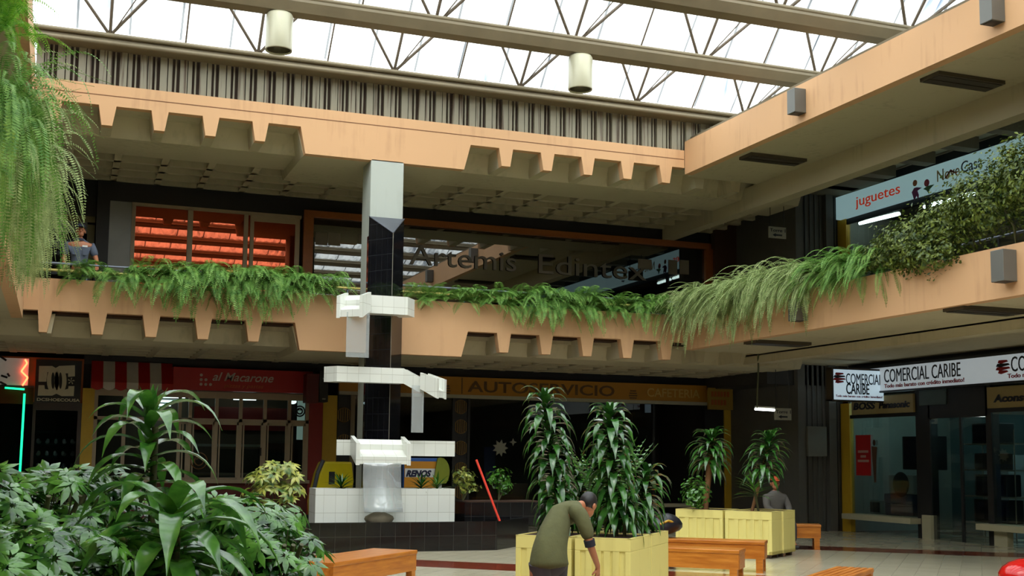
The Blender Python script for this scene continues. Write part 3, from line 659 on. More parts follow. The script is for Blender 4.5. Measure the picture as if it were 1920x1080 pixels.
# cafeteria sign
t=thing('shop_sign','long yellow ochre sign reading AUTOSERVICIO and CAFETERIA, across the dark cafe','shop sign',(10,YS,3.1)); of=(10,YS,3.1)
SY=mat('sign_mustard',hexc(176,120,22),.5,var=.05); SYD=mat('sign_brown_letter',hexc(96,66,24),.5)
link('sign_board',B(5.92,15.42,YS-.12,YS+.02,3.08,3.5),SY,t,of); link('lower_trim',B(5.92,15.42,YS-.14,YS+.02,3.0,3.08),mat('trim_pale',hexc(170,165,140),.5),t,of)
xA=onY(877,735,YS-.12).x; xB_=onY(1152,745,YS-.12).x
text('AUTOSERVICIO',SYD,t,(xA,YS-.12,3.16),.36,'X',xB_-xA,off=of,bold=.006)
xA=onY(1213,745,YS-.12).x; xB_=onY(1312,750,YS-.12).x
text('CAFETERIA',mat('sign_pale_letter',hexc(196,160,84),.5),t,(xA,YS-.12,3.18),.30,'X',xB_-xA,off=of,bold=.004)
em=MB(); xx_=[836,1187]
for q in xx_:
    c=onY(q,733 if q<900 else 742,YS-.12)
    for k in range(5): em.box(c.x-.11+.03*abs(k-2)/2,c.x+.11-.03*abs(k-2)/2,YS-.135,YS-.12,c.z-.13+k*.058,c.z-.10+k*.058)
em.box(onY(862,735,YS).x,onY(864,735,YS).x,YS-.13,YS-.12,3.1,3.48)
link('emblem',em,SYD,t,of)
t=thing('shop_sign','square yellow two line sign at right end of the long cafe sign','shop sign',(15.9,YS-.6,2.9)); p0=onY(1326,727,YS-.5); p1=onY(1372,769,YS-.5); of=(15.9,YS-.6,2.9)
link('sign_board',B(p0.x,p1.x,YS-.56,YS-.5,p1.z,p0.z),mat('sign_ochre_dim',hexc(150,118,40),.5),t,of)
ln=MB()
for k,(zz,n_) in enumerate(((p0.z-.22,6),(p0.z-.43,5))):
    ln=MB()
    for j in range(n_): ln.box(p0.x+.08+j*.09,p0.x+.14+j*.09,YS-.57,YS-.56,zz,zz+.13)
    link('lettering',ln,mat('sign_orange_dim',hexc(160,80,20),.5),t,of)
# cafe front: dark glass, mullions and emblem columns
g=sroot('window_3')
fm=MB()
for q in (660,0): 
    if q: x_=onY(q,800,YS).x; fm.box(x_-.05,x_+.05,YS-.05,YS+.05,0,3.02)
link('window_frame',fm,mat('bronze_frame',hexc(120,108,84),.4,.2),g)
dk=MB()
for q in (740,850,878,1225): x_=onY(q,800,YS).x; dk.box(x_-.03,x_+.03,YS-.04,YS+.04,0,3.02)
link('mullion',dk,BLACK,g)
link('dark_panel',B(onY(633,780,YS).x,onY(658,780,YS).x,YS,YS+.03,0,3.0).box(onY(850,780,YS).x,onY(878,780,YS).x,YS,YS+.03,0,3.0),BLACK,g)
link('pane',B(onY(662,800,YS).x,onY(850,800,YS).x,YS+.01,YS+.02,0,3.0).box(onY(878,800,YS).x,onY(1225,800,YS).x,YS+.01,YS+.02,0,3.0),GLASSD,g)
GOLD=mat('dull_gold',hexc(120,92,44),.4,.3)
for (px_,ys_) in ((645,(778,828)),(864,(763,800,840,880,922))):
    for yy in ys_:
        c=onY(px_,yy,YS-.02); m=MB(); r=.16
        for k in range(6):
            xx=-r+.03+k*(2*r-.06)/5; h=math.sqrt(max(0,r*r-xx*xx)); m.box(c.x+xx-.012,c.x+xx+.012,YS-.03,YS-.01,c.z-h,c.z+h)
        for s_ in (-1,1): m.path([(c.x+s_*r*.0+ r*math.cos(a),YS-.02,c.z+r*math.sin(a)) for a in [math.pi/2*s_+ (k-4)*.25 for k in range(9)]],.01,5)
        link('emblem',m,GOLD,g)
cf=sroot('wall_cafe'); link('rear_wall',B(5.7,15.6,29.5,29.6,0,3.5),mat('cafe_dark_wall',hexc(34,28,24),.8),cf)
link('plinth',B(onY(895,930,YS+.5).x,onY(990,930,YS+.5).x,YS+.5,YS+.6,0,1.0),BROWN,cf)
link('counter_ledge',B(onY(1225,940,YS-.1).x,onY(1292,940,YS-.1).x,YS-.25,YS+.1,.45,.53),CREAM,cf)
sm_=MB(); c=onY(938,840,YS-.03); pts=[]
for k in range(18):
    r=(.2 if k%2==0 else .12); a=2*math.pi*k/18; pts.append((c.x+r*math.cos(a),c.z+r*math.sin(a)))
sm_.prism(pts,'y',YS-.04,YS-.02); c2=onY(962,829,YS-.03)
sm_.prism([(c2.x+(.09 if k%2==0 else .035)*math.cos(math.pi*k/4),c2.z+(.09 if k%2==0 else .035)*math.sin(math.pi*k/4)) for k in range(8)],'y',YS-.04,YS-.02)
a=link('star_decoration',sm_,mat('dull_white_star',hexc(130,128,110),.7)); tag(a,'pale many-pointed star decoration on the dark cafe glass','star decoration')
p0=onY(908,838,27.2);p1=onY(928,905,27.2)
a=link('poster',B(p0.x,p1.x,27.2,27.22,p1.z,p0.z),mat('dim_blue_poster',hexc(24,36,84),.6)); tag(a,'tall dim blue poster inside dark cafe left of the star','poster')
0 and tube_light(onY(905,802,28.5),onY(914,801,28.5),'tiny glowing reflection-like tube deep in the dark cafe',None,emis('dim_tube',(.6,.9,1,1),.8),.01)
# grey ribbed wall and passage on the right
gw=MB(); gw.box(16.14,17.5,23.9,24.1,0,8)
for x_ in (16.14,17.0): gw.box(x_,x_+.2,23.75,23.9,0,8)
x_=16.2
while x_<17.4: gw.box(x_,x_+.05,23.87,23.9,0,8); x_+=.14
gw.box(16.14,16.3,24.1,27,0,8)
struct('wall_passage',gw,GREYP)
cb=onY(1535,840,23.85); a=link('electrical_cabinet',B(cb.x-.42,cb.x+.1,23.66,23.745,cb.z-.2,cb.z+.5),mat('cabinet_grey',hexc(104,102,92),.6),None,None,.01); tag(a,'shallow grey cabinet on the ribbed grey wall','cabinet')
struct('wall_beam_right',B(15.4,24,23.9,26.9,3.4,4.0),DARKW)
tube_light(onY(1416,767,Y0+.6),onY(1452,769,Y0+.6),'glowing white tube lamp before the red passage wall',None,emis('white_tube',(.95,1,.95,1),10),.025)
def torre(px0,py0,px1,py1,Y,lab):
    a=onY(px0,py0,Y); b=onY(px1,py1,Y); t=thing('direction_sign',lab,'direction sign',(a.x,Y,b.z)); of=(a.x,Y,b.z)
    link('sign_board',B(a.x,b.x,Y,Y+.04,b.z,a.z),mat('sign_dim_white',hexc(150,146,128),.6),t,of); w=b.x-a.x;h=a.z-b.z
    text('Torre 1',BLACK,t,(a.x+.05*w,Y,b.z+h*.55),h*.42,'X',w*.9,off=of); 
    m=MB().box(a.x+.3*w,a.x+.75*w,Y-.01,Y,b.z+h*.2,b.z+h*.34).prism([(a.x+.2*w,b.z+h*.27),(a.x+.38*w,b.z+h*.12),(a.x+.38*w,b.z+h*.42)],'y',Y-.01,Y); link('arrow',m,BLACK,t,of)
    link('hanger',MB().tube((a.x+.1*w,Y+.02,a.z),(a.x+.1*w,Y+.02,a.z+(1.0 if a.z<4 else 1.2)),.008,n=6).tube((a.x+.9*w,Y+.02,a.z),(a.x+.9*w,Y+.02,a.z+(1.0 if a.z<4 else 1.2)),.008,n=6),BLACK,t,of)
torre(1442,424,1474,448,23.0,'small hanging Torre 1 arrow sign on the upper gallery'); torre(1453,765,1484,788,23.2,'small hanging Torre 1 arrow sign above the far planters')
# ================================================================= STOREFRONTS, upper far side
g=sroot('wall_upper_shops')
link('bulkhead',B(.57,15.46,YU,YU+.2,6.98,7.6),BLACK,g); link('black_pier',B(.57,.83,YU-.05,YU+.2,4,7.4),BLACK,g); link('bulkhead_left',B(-5,.57,YU+.3,YU+.5,6.68,7.6),BLACK,g)
link('grey_panel',B(.83,1.30,YU-.02,YU+.1,4.0,7.0),mat('mottled_grey_panel',hexc(128,128,122),.25,var=.25,scale=2),g)
link('stall_riser',B(1.3,15.4,YU,YU+.1,4.0,4.45),BLACK,g)
link('rear_wall',MB().box(-5,15.4,29.6,29.7,4,7.6).box(4.93,4.98,YU+.1,29.6,4,7.6),mat('dark_upper_interior',hexc(40,24,22),.8),g)
g=sroot('door_1'); link('door_frame',MB().box(-1.2,.55,YU+.28,YU+.34,6.55,6.68).box(.40,.55,YU+.28,YU+.34,4.0,6.5),mat('dull_gold_frame',hexc(110,100,60),.5),g)
link('fascia_strip',B(-1.2,.4,YU+.28,YU+.32,6.3,6.55),mat('grey_strip',hexc(100,104,100),.5),g); link('purple_band',B(-1.2,.4,YU+.33,YU+.36,5.95,6.1),mat('purple_band',hexc(64,40,110),.5),g); link('pane',B(-1.2,.4,YU+.3,YU+.31,4,6.3),GLASSD,g)
g=sroot('window_4'); fm=MB(); fm.box(1.28,4.93,YU-.05,YU+.05,6.93,7.0)
for a_,b_ in ((1.28,1.36),(2.45,2.56),(3.66,3.75),(3.80,3.88),(4.80,4.90)): fm.box(a_,b_,YU-.05,YU+.05,4.3,6.95)
fm.box(3.86,4.82,YU-.04,YU+.04,6.80,6.93); link('window_frame',fm,BF,g); link('pane',B(1.36,4.8,YU,YU+.01,4.4,6.93),GLASSR,g)
g=sroot('window_5'); fm=MB(); fm.box(4.98,15.46,YU-.1,YU+.05,6.99,7.14).box(4.98,5.2,YU-.1,YU+.05,4.2,7.0).box(15.3,15.5,YU-.1,YU+.05,4.2,7.0)
link('window_frame',fm,WOODO,g); link('pane',B(5.2,15.3,YU,YU+.01,4.3,7.0),GLASSA,g)
nt=MB()
for (a_,b_,c_,d_) in ((592,435,614,460),(616,436,638,461),(672,440,684,458),(1254,487,1270,515),(1275,487,1292,515),(1197,485,1222,505)):
    p=onY(a_,b_,YU-.02);q=onY(c_,d_,YU-.02); nt.box(p.x,q.x,YU-.015,YU-.005,q.z,p.z)
link('notice',nt,mat('notice_white',hexc(120,112,98),.7),g)
link('partition',B(14.35,14.5,YU+.1,YU+.2,4.3,7.0),BROWN,g)
LG=mat('letter_dull_grey',hexc(104,98,86),.4,.2)
def letters(body,px0,px1,py):
    a=onY(px0,py,YU-.03); b=onY(px1,py,YU-.03); text(body,LG,g,(a.x,YU-.03,6.08),.68,'X',b.x-a.x,bold=.0)
letters('Artemis',768,968,505); letters('Edintex',1010,1212,517)
struct('wall_upper_right',MB().box(15.5,16.2,26.4,26.6,4,8).box(13.0,16.14,27.5,27.6,4,8),BROWN)
# railing at gallery A and B
rl=thing('railing','grey tube handrail with yellow lower rail along the far balcony','railing',(5,Y0+.75,4.0))
link('handrail',MB().tube((XC,Y0+.75,5.0),(XB+.9,Y0+.75,5.0),.022),mat('blue_grey_rail',hexc(120,126,140),.35,.5),rl,(5,Y0+.75,4)); link('lower_rail',MB().tube((XC,Y0+.72,4.87),(XB+.9,Y0+.72,4.87),.025),mat('yellow_rail',hexc(214,196,110),.4),rl,(5,Y0+.75,4))
for k in range(6): link('post',MB().tube((.36+2.4*k,Y0+.75,4.02),(.36+2.4*k,Y0+.75,5.0),.02),mat('shiny_steel',hexc(150,170,200),.15,.9),rl,(5,Y0+.75,4))
rl2=thing('railing','thin dark handrail behind the plants of the right balcony','railing',(XB+.9,10,4.1))
link('handrail',MB().tube((XB+.9,YN,5.0),(XB+.9,Y0+.75,5.0),.022),mat('blue_grey_rail',hexc(120,126,140)),rl2,(XB+.9,10,4.1))
for k in range(9): link('post',MB().tube((XB+.9,2+2.4*k,4.1),(XB+.9,2+2.4*k,5.0),.015),BLACK,rl2,(XB+.9,10,4.1))
# ================================================================= STOREFRONTS, right side
g=sroot('wall_right_shops')
for z0,z1 in ((0,2.98),(4.1,7.55)): link('yellow_pier',B(XS-.02,XS+.1,23.5,23.83,z0,z1),OCHRE,g)
link('bulkhead',MB().box(XS+.05,XS+.2,YN,23.6,3.2,4.0).box(XS+.1,XS+.2,YN,23.6,7.3,8.2),BLACK,g)
link('black_pier',MB().box(XS,XS+.2,20.75,21.2,0,3.2).box(XS,XS+.2,18.95,19.1,0,3.2).box(XS,XS+.12,19.05,20.8,2.55,3.2),BLACK,g)
link('rear_wall',B(20.4,20.5,YN,23.9,0,8),mat('teal_grey_wall',hexc(70,92,92),.8),g)
link('inner_ceiling',B(XS+.2,20.5,YN,23.9,3.1,3.15),mat('dim_ceiling',hexc(90,86,76)),g)
link('window_sill',MB().box(XS-.28,XS+.25,21.1,23.5,.3,.42).box(XS-.28,XS+.25,16.5,19.15,.3,.42),CREAM,g)
link('sill_support',MB().box(XS-.06,XS+.02,20.72,21.0,0,.5).box(XS-.1,XS+.05,18.5,18.85,0,.3),CREAM,g)
link('end_wall',B(XS+.1,20.5,23.6,23.7,0,7.5),mat('shop_white_wall',hexc(150,156,146),.7),g)
g=sroot('window_6'); link('window_frame',MB().box(XS,XS+.05,21.2,23.5,2.62,2.7).box(XS,XS+.05,16,18.95,2.62,2.7).box(XS,XS+.05,19.8,19.86,0,2.55).box(XS,XS+.05,16.8,16.86,.4,2.6),BLACK,g)
link('pane',MB().box(XS+.02,XS+.03,21.2,23.5,.4,2.65).box(XS+.02,XS+.03,19.1,20.75,0,2.55).box(XS+.02,XS+.03,14,18.95,.4,2.65),GLASSD,g)
SW=mat('lit_white_sign',hexc(200,208,212),.4,var=.03,emit=hexc(200,212,220),es=.36)
def caribe(t,of,x,y0,z,scale,length,side='B',two=False):
    pass
t=thing('shop_sign','long white lit sign reading COMERCIAL CARIBE, along right shop front','shop sign',(XS-.1,18,3.2)); of=(XS-.1,18,3.2)
link('sign_board',B(XS-.18,XS+.05,10,23.4,3.2,3.72),SW,t,of); link('sign_edge',MB().box(XS-.2,XS+.05,10,23.4,3.16,3.2).box(XS-.2,XS+.05,10,23.4,3.72,3.78),BLACK,t,of)
BR=mat('sign_red_letter',hexc(150,24,22),.5)
y_=onX(1658,700,XS-.18).y; y2=onX(1801,690,XS-.18).y
text('COMERCIAL CARIBE',BLACK,t,(XS-.18,y_,3.38),.42,'B',y_-y2,off=of,bold=0)
text('Todo más barato con crédito inmediato!',BR,t,(XS-.18,y_,3.26),.12,'B',y_-y2+.1,off=of,bold=.002)
def logo(t,of,x,y,z,s,m2=BR,side='B'):
    for k,(dz,w_,mm,lab) in enumerate(((.28,.55,BR,'red bar'),(.14,.75,BLACK,'black bar'),(.0,.8,BR,'red bar'),(-.14,.55,BR,'red bar'))):
        m=MB()
        pts=[(-.5*w_,dz-.05),(-.2*w_,dz-.09),(.5*w_,dz-.02),(.4*w_,dz+.05),(0,dz+.06),(-.4*w_,dz+.06)]
        if side=='B': m.prism([(y-p[0]*s,z+p[1]*s) for p in pts],'x',x-.012,x)
        else: m.prism([(x+p[0]*s,z+p[1]*s) for p in pts],'y',y-.012,y)
        q=link('emblem_bar',m,mm,t,of)
y3=onX(1881,690,XS-.18).y; logo(t,of,XS-.18,y3,3.46,.48)
y4=onX(1896,680,XS-.18).y; text('COMERCIAL CARIBE',BLACK,t,(XS-.18,y4,3.38),.42,'B',y_-y2,off=of,bold=0); text('Todo más barato con crédito inmediato!',BR,t,(XS-.18,y4+.1,3.26),.12,'B',y_-y2+.1,off=of,bold=.002)
# projecting box
Yp=22.15; a_=onY(1562,692,Yp); b_=onY(1657,752,Yp); t=thing('projecting_sign','white lit box sign reading COMERCIAL CARIBE in two lines','projecting sign',(a_.x,Yp,b_.z)); of=(a_.x,Yp,b_.z)
link('sign_box',B(a_.x,b_.x,Yp,Yp+.2,b_.z,a_.z),mat('bright_lit_sign',hexc(205,225,235),.4,var=.02,emit=hexc(200,225,240),es=.55),t,of)
link('sign_edge',MB().box(a_.x-.04,a_.x,Yp-.01,Yp+.21,b_.z-.03,a_.z+.03).box(a_.x-.04,b_.x,Yp-.005,Yp+.205,a_.z,a_.z+.04).box(a_.x-.04,b_.x,Yp-.005,Yp+.205,b_.z-.03,b_.z),mat('bronze_edge',hexc(60,50,36),.5),t,of)
w=b_.x-a_.x; h=a_.z-b_.z
text('COMERCIAL',BLACK,t,(a_.x+.25*w,Yp,b_.z+.53*h),.34,'X',.72*w,off=of,bold=0); text('CARIBE',BLACK,t,(a_.x+.25*w,Yp,b_.z+.20*h),.34,'X',.46*w,off=of,bold=.004)
text('Todo más barato con crédito inmediato!',BR,t,(a_.x+.04*w,Yp,b_.z+.09*h),.07,'X',.93*w,off=of,bold=.001); logo(t,of,a_.x+.12*w,Yp,b_.z+.68*h,.42,side='X')
link('hanger',B(b_.x,XS,Yp+.05,Yp+.12,a_.z-.2,a_.z-.12),BLACK,t,of)
BE=mat('beige_brand_panel',hexc(150,132,86),.6)
for (ya,yb,za,zb_,txt,lab) in ((21.2,23.35,2.7,3.1,(('BOSS',23.28,.8,.22),('Panasonic',22.35,1.05,.2)),'beige panel reading BOSS and Panasonic under the white sign'),(16.0,18.98,2.7,3.12,(('Aconstic',18.8,1.1,.2),),'beige panel with italic lettering at right picture edge')):
    t=thing('brand_panel',lab,'sign',(XS-.05,ya,za)); of=(XS-.05,ya,za); link('sign_board',B(XS-.06,XS+.04,ya,yb,za,zb_),BE,t,of)
    for (bd,yy,ln_,sz) in txt: text(bd,mat('navy_letter',hexc(28,28,40),.5),t,(XS-.06,yy,za+.12),sz,'B',ln_,off=of,bold=.008,shear=.15)
t=thing('hanging_sign','dim blue-white panel sign inside the dark shop entrance','sign',(XS+.3,20.3,2.9)); p=onX(1732,730,XS+.1); q=onX(1783,758,XS+.1)
link('sign_board',B(XS-.03,XS,q.y,p.y,q.z,p.z),mat('dim_bluewhite',hexc(60,76,76),.5),t,(XS+.3,20.3,2.9)); text('aiwa',BLACK,t,(XS-.03,p.y-.1,q.z+.12),.16,'B',.6,off=(XS+.3,20.3,2.9)) if False else None
# poster
p=onX(1605,816,XS); q=onX(1634,892,XS); t=thing('poster','red advertising poster with a standing figure, on the left of the electronics window','poster',(XS-.01,q.y,q.z)); of=(XS-.01,q.y,q.z)
link('sheet',B(XS-.012,XS-.004,q.y,p.y,q.z,p.z),mat('poster_red',hexc(176,26,30),.5),t,of)
tx=MB()
for zz,w_ in ((.56,.7),(.44,.35),(.33,.75)): tx.box(XS-.016,XS-.012,q.y+(p.y-q.y)*(.5-w_/2),q.y+(p.y-q.y)*(.5+w_/2),q.z+(p.z-q.z)*zz,q.z+(p.z-q.z)*(zz+.06))
link('lettering',tx,mat('faded_white',hexc(190,150,140),.6),t,of)
fg=MB(); c=onX(1639,830,XS-.01); fg.ell((XS-.01,c.y,c.z),.006,.05,.07).prism([(c.y-.1,c.z-.1),(c.y+.1,c.z-.08),(c.y+.07,c.z-.4),(c.y+.02,c.z-.9),(c.y-.04,c.z-.9),(c.y-.06,c.z-.4)],'x',XS-.012,XS-.004)
link('figure_print',fg,mat('print_brown',hexc(84,60,44),.6),t,of)
# shop interior goods
TL=emis('added_teal_tube',(.55,.92,1,1),22.0)  # unseen tubes, added to brighten the dark shop interior
for k,(ya,yb,xx) in enumerate(((21.6,23.0,18.4),(18.4,19.6,18.6),(16,17.2,18.6),(18.6,19.8,19.6))):
    tube_light((xx,ya,2.98),(xx,yb,2.98),'cool ceiling tube added to brighten the electronics shop on right','added tubes in electronics shop',TL,.04)
def appliance(nm,lab,cat,x,y,z,w,d,h,m,door=None,rd=True):
    g=thing(nm,lab,cat,(x,y,z)); link('body',B(-d/2,d/2,-w/2,w/2,0,h),m,g,bevel=.02)
    if door=='round': 
        link('door',MB().lathe([(0,.02),(w*.3,.02),(w*.33,0)],n=24).rot(0,(-d/2,0,h*.5),ry=-math.pi/2),BLACK,g)
    elif door=='screen': link('screen',B(-d/2-.01,-d/2,-w*.42,w*.42,h*.12,h*.9),mat('crt_screen',(.01,.015,.03,1),.1),g)
    elif door=='panel': link('door',B(-d/2-.012,-d/2,-w*.3,w*.42,h*.15,h*.85),BLACK,g)
    return g
AW=mat('appliance_white',hexc(150,160,158),.4); AB=mat('appliance_black',hexc(24,24,26),.3)
X1=XS+.5
appliance('microwave_oven','small white microwave at bottom left of the electronics window','microwave',X1,23.0,.42,.46,.4,.32,AW,'panel')
appliance('box','dark blue carton low in the electronics window right of small microwave','carton',X1,22.2,.42,.95,.4,.26,mat('carton_blue',hexc(24,28,64),.7))
appliance('box','blue carton under the larger microwave in electronics window','carton',X1+.1,22.3,.68,1.0,.45,.22,mat('carton_blue2',hexc(30,50,80),.7))
appliance('microwave_oven','larger white microwave with round black window, on the blue cartons','microwave',X1+.1,22.2,.91,.85,.45,.42,AW,'round')
appliance('television','large dark television high in the left electronics window','television',X1+.3,21.9,1.45,.9,.5,.75,AB,'screen')
sh2=thing('display_shelf','metal display shelving behind the entrance glass of electronics shop','shelf',(X1+.6,20,0))
for k in range(4): link('shelf_board',B(-.3,.3,-.8,.75,.35+k*.55,.38+k*.55),METALG,sh2)
for sx in (-.28,.28):
    for sy in (-.78,.73): link('upright',MB().tube((sx,sy,0),(sx,sy,2.3),.015,n=6),METALG,sh2)
appliance('stereo_system','black stereo with speakers on the top shelf behind the entrance','stereo',X1+.5,20.0,2.03,.8,.4,.42,AB,'screen')
appliance('stereo_system','brown stereo on third shelf behind the entrance','stereo',X1+.5,20.0,1.48,.7,.4,.34,mat('dull_brown_plastic',hexc(58,44,34),.5),'panel')
appliance('television','black television on the second shelf behind the entrance','television',X1+.5,19.9,.93,.9,.4,.45,AB,'screen')
appliance('television','black television on the lowest shelf behind the entrance','television',X1+.5,19.9,.38,1.0,.4,.48,AB,'screen')
wm=appliance('washing_machine','white top-loading washing machine in the right window','washing machine',X1+.2,17.75,.42,.9,.6,.95,mat('washer_white',hexc(160,180,180),.4)); link('lid',MB().lathe([(.0,.05),(.28,.05),(.33,0)],n=24).rot(0,(0,0,.95)),AW,wm)
wm2=appliance('washing_machine','second white washing machine at right picture edge','washing machine',X1+.2,16.7,.42,.9,.6,.95,mat('washer_white',hexc(160,180,180),.4))
appliance('refrigerator','tall grey refrigerator deep in the shop behind the washing machine','refrigerator',X1+1.7,18.4,0,.8,.7,1.9,AW,None)
appliance('refrigerator','tall refrigerator deep in the shop right of shelves','refrigerator',X1+1.7,20.9,0,.8,.7,1.8,AW,None)
# upper right toy shop
g=sroot('window_7'); link('window_frame',MB().box(XS,XS+.06,YN,23.5,7.25,7.38).box(XS,XS+.06,20.6,20.72,4.1,7.3).box(XS,XS+.06,17.0,17.1,4.1,7.3),BLACK,g); link('pane',B(XS+.02,XS+.03,10,23.5,4.1,7.3),GLASSD,g)
t=thing('shop_sign','pale blue lit sign reading juguetes and NoveCasa, above the upper right shop','shop sign',(XS-.1,18,7.4)); of=(XS-.1,18,7.4)
link('sign_board',B(XS-.15,XS+.02,9,23.7,7.39,7.93),mat('pale_cyan_lit_sign',hexc(180,214,218),.4,var=.04,scale=1,emit=hexc(170,210,215),es=.38),t,of)
y_=onX(1605,390,XS-.15).y; y2=onX(1688,368,XS-.15).y
text('juguetes',mat('toy_red',hexc(214,58,24),.5,emit=hexc(214,58,24),es=.3),t,(XS-.15,y_,7.56),.34,'B',y_-y2,off=of,bold=0)
y_=onX(1758,350,XS-.15).y; ym=onX(1800,340,XS-.15).y; y2=onX(1843,325,XS-.15).y
text('Nove',mat('toy_tan',hexc(196,176,130),.5),t,(XS-.15,y_,7.55),.36,'B',y_-ym,off=of); text('Casa',mat('toy_slate',hexc(90,110,130),.5),t,(XS-.15,ym-.05,7.58),.34,'B',ym-y2-.05,off=of)
text('hogar y regalos',mat('toy_pink',hexc(190,150,150),.5),t,(XS-.15,ym,7.46),.08,'B',ym-y2,off=of) if False else None
def blob(px_,py_,mm,pts,lab):
    c=onX(px_,py_,XS-.15); m=MB(); m.prism([(c.y-p[0],c.z+p[1]) for p in pts],'x',XS-.16,XS-.15); link('printed_figure',m,mm,t,of)
def circ(cx,cz,r,n=12): return [(cx+r*math.cos(2*math.pi*k/n),cz+r*math.sin(2*math.pi*k/n)) for k in range(n)]
PU=mat('toy_purple',hexc(140,80,150),.5)
blob(1717,357,PU,[(-.12,-.02),(-.04,.06),(.04,.06),(.2,.02),(.06,-.02),(.1,-.12),(.08,-.22),(.03,-.12),(-.05,-.22),(-.08,-.12)],'')
blob(1716,345,mat('toy_peach',hexc(200,140,110),.5),circ(0,.02,.07),'')
blob(1738,343,mat('toy_rose',hexc(190,90,120),.5),circ(0,0,.08),''); blob(1740,352,mat('toy_green',hexc(100,160,130),.5),[(-.14,0),(0,.04),(.2,.03),(.05,-.05),(.03,-.14),(-.04,-.05)],'')
blob(1783,328,mat('toy_pink2',hexc(190,120,120),.5),[(-.2,-.04),(0,.12),(.2,.0),(.14,-.0),(0,.07),(-.12,-.04)],'')
blob(1895,290,mat('toy_yellow',hexc(205,180,70),.5),circ(0,0,.12),''); blob(1903,303,mat('toy_slate',hexc(90,110,130)),[(-.1,0),(.1,.03),(.16,.0),(0,-.05)],'')
UT=emis('bright_tube',(.85,1,1,1),9)
for (a,b,lab) in (((1612,419),(1686,401),'glowing tube lamp in the toy shop window under juguetes'),((1733,388),(1768,378),'glowing tube lamp in the toy shop window, partly behind the shrub'),((1778,376),(1830,362),'glowing tube lamp in the toy shop window mostly hidden by shrub leaves')):
    tube_light(onX(*a,XS+.3),onX(*b,XS+.3),lab,None,UT,.04)
link('rear_wall',B(20.3,20.4,10,23.6,4,7.4),mat('teal_dark',hexc(26,44,48),.7),D.objects['wall_right_shops'])

# lettering and marks belong to the board they stand on
for t in [o for o in D.objects if o.get('category') in ('shop sign','projecting sign','sign','direction sign')]:
    kids=[c for c in D.objects if c.parent==t]; bd=[c for c in kids if c.name.split('.')[0] in ('sign_board','sign_box')]
    for c in kids:
        if bd and c.name.split('.')[0] in ('lettering','emblem','logo','arrow','emblem_bar','printed_figure','bolt'): c.parent=bd[0]
# ================================================================= PLANTS
rnd=random.Random(11)
def frond(m,p,d,Ln,w,droop=1.2,seg=14,dens=1,fold=.25,taper=.9):
    """arching frond with paired leaflets"""
    p=Vector(p); d=Vector(d).normalized(); step=Ln/seg; vs=[];fs=[]; pts=[p.copy()]
    ds=[]
    for i in range(seg):
        d=(d+Vector((0,0,-1))*droop*step*(.4+i/seg*1.6)).normalized(); p=p+d*step; pts.append(p.copy()); ds.append(d.copy())
    for i in range(seg):
        t=(i+.5)/seg; d=ds[i]; sd=d.cross(Vector((0,0,1)))
        if sd.length<.15: sd=d.cross(Vector((.3,1,0)))
        sd.normalize(); up=sd.cross(d)
        ww=w*(math.sin(math.pi*min(1,t*taper+.12))**.7)*rnd.uniform(.85,1.1)
        for k in range(dens):
            q=pts[i].lerp(pts[i+1],k/dens); 
            for s in (-1,1):
                tip=q+sd*s*ww+d*ww*.35-up*ww*fold; a=q+d*step*.85/dens
                n=len(vs); vs+=[q,q.lerp(tip,.55)+d*-step*.1,tip,a.lerp(tip,.5)]; fs.append((n,n+1,n+2,n+3))
    m.add(vs,fs,False)
    m.tube(pts[0],pts[seg//2],.004,n=3,cap=False); m.tube(pts[seg//2],pts[-1],.003,n=3,cap=False)
def fern(name,label,c,out,n=36,Ln=.75,w=.07,m=None,droop=1.4,group='boston ferns on the balconies',spread=.5,up=.7,seg=14,outk=.9,dens=1):
    mb=MB(); out=Vector(out).normalized(); side=Vector((-out.y,out.x,0)); c=Vector(c)
    for i in range(n):
        a=rnd.uniform(-1.25,1.25); el=rnd.uniform(.0,up) if rnd.random()<.8 else rnd.uniform(up,1.6)
        d=out*math.cos(a)*outk+side*math.sin(a)*1.0+Vector((0,0,el))
        frond(mb,c+side*rnd.uniform(-spread,spread)+out*rnd.uniform(-.12,.08),d,Ln*rnd.uniform(.6,1.15),w*rnd.uniform(.8,1.15),droop*rnd.uniform(.7,1.4),seg,dens)
    o=link(name,mb,m or FERN); tag(o,label,'fern',group); return o
# far balcony ferns (in front of and over parapet)
zf=4.68
spots=[(150,.55,14,.32),(262,.75,30,.5),(330,.85,42,.5),(400,.9,44,.5),(468,.85,42,.5),(535,.85,44,.5),(590,.75,26,.35),
       (795,.5,16,.35),(845,.42,14,.3),(905,.55,26,.4),(965,.6,28,.4),(1020,.75,40,.4),(1075,.75,38,.4),(1130,.6,28,.4),(1185,.55,20,.4),(1225,.75,20,.3)]
names=['sparse fern before the uniformed guard','fern starting the dense mass below the red windows','fern below the first red window','fern below the second red window','fern between second and third red windows','fern below the third red window','fern at right end of the dense mass, left of the column',
 'low fern right of the black column','small thin fern, second right of the black column','bushy fern under the letter s of the grey shop name','fern left of the fullest clump on the right half balcony','full hanging fern, left one of fullest pair right of column','full hanging fern, right one of fullest pair right of column','fern on the right half balcony past the fullest clump','thin fern near the right end of the far balcony','last long fern of the far balcony before the corner']
for (px_,Ln,n,sp),nm in zip(spots,names):
    x=onY(px_,590 if px_>700 else 530,Y0).x; fern('fern',nm,(x,Y0+.06,zf),(0,-1,0),int(n*1.6),Ln*1.18,.125,FERN,2.7,spread=sp,up=1.5,seg=16,dens=2)
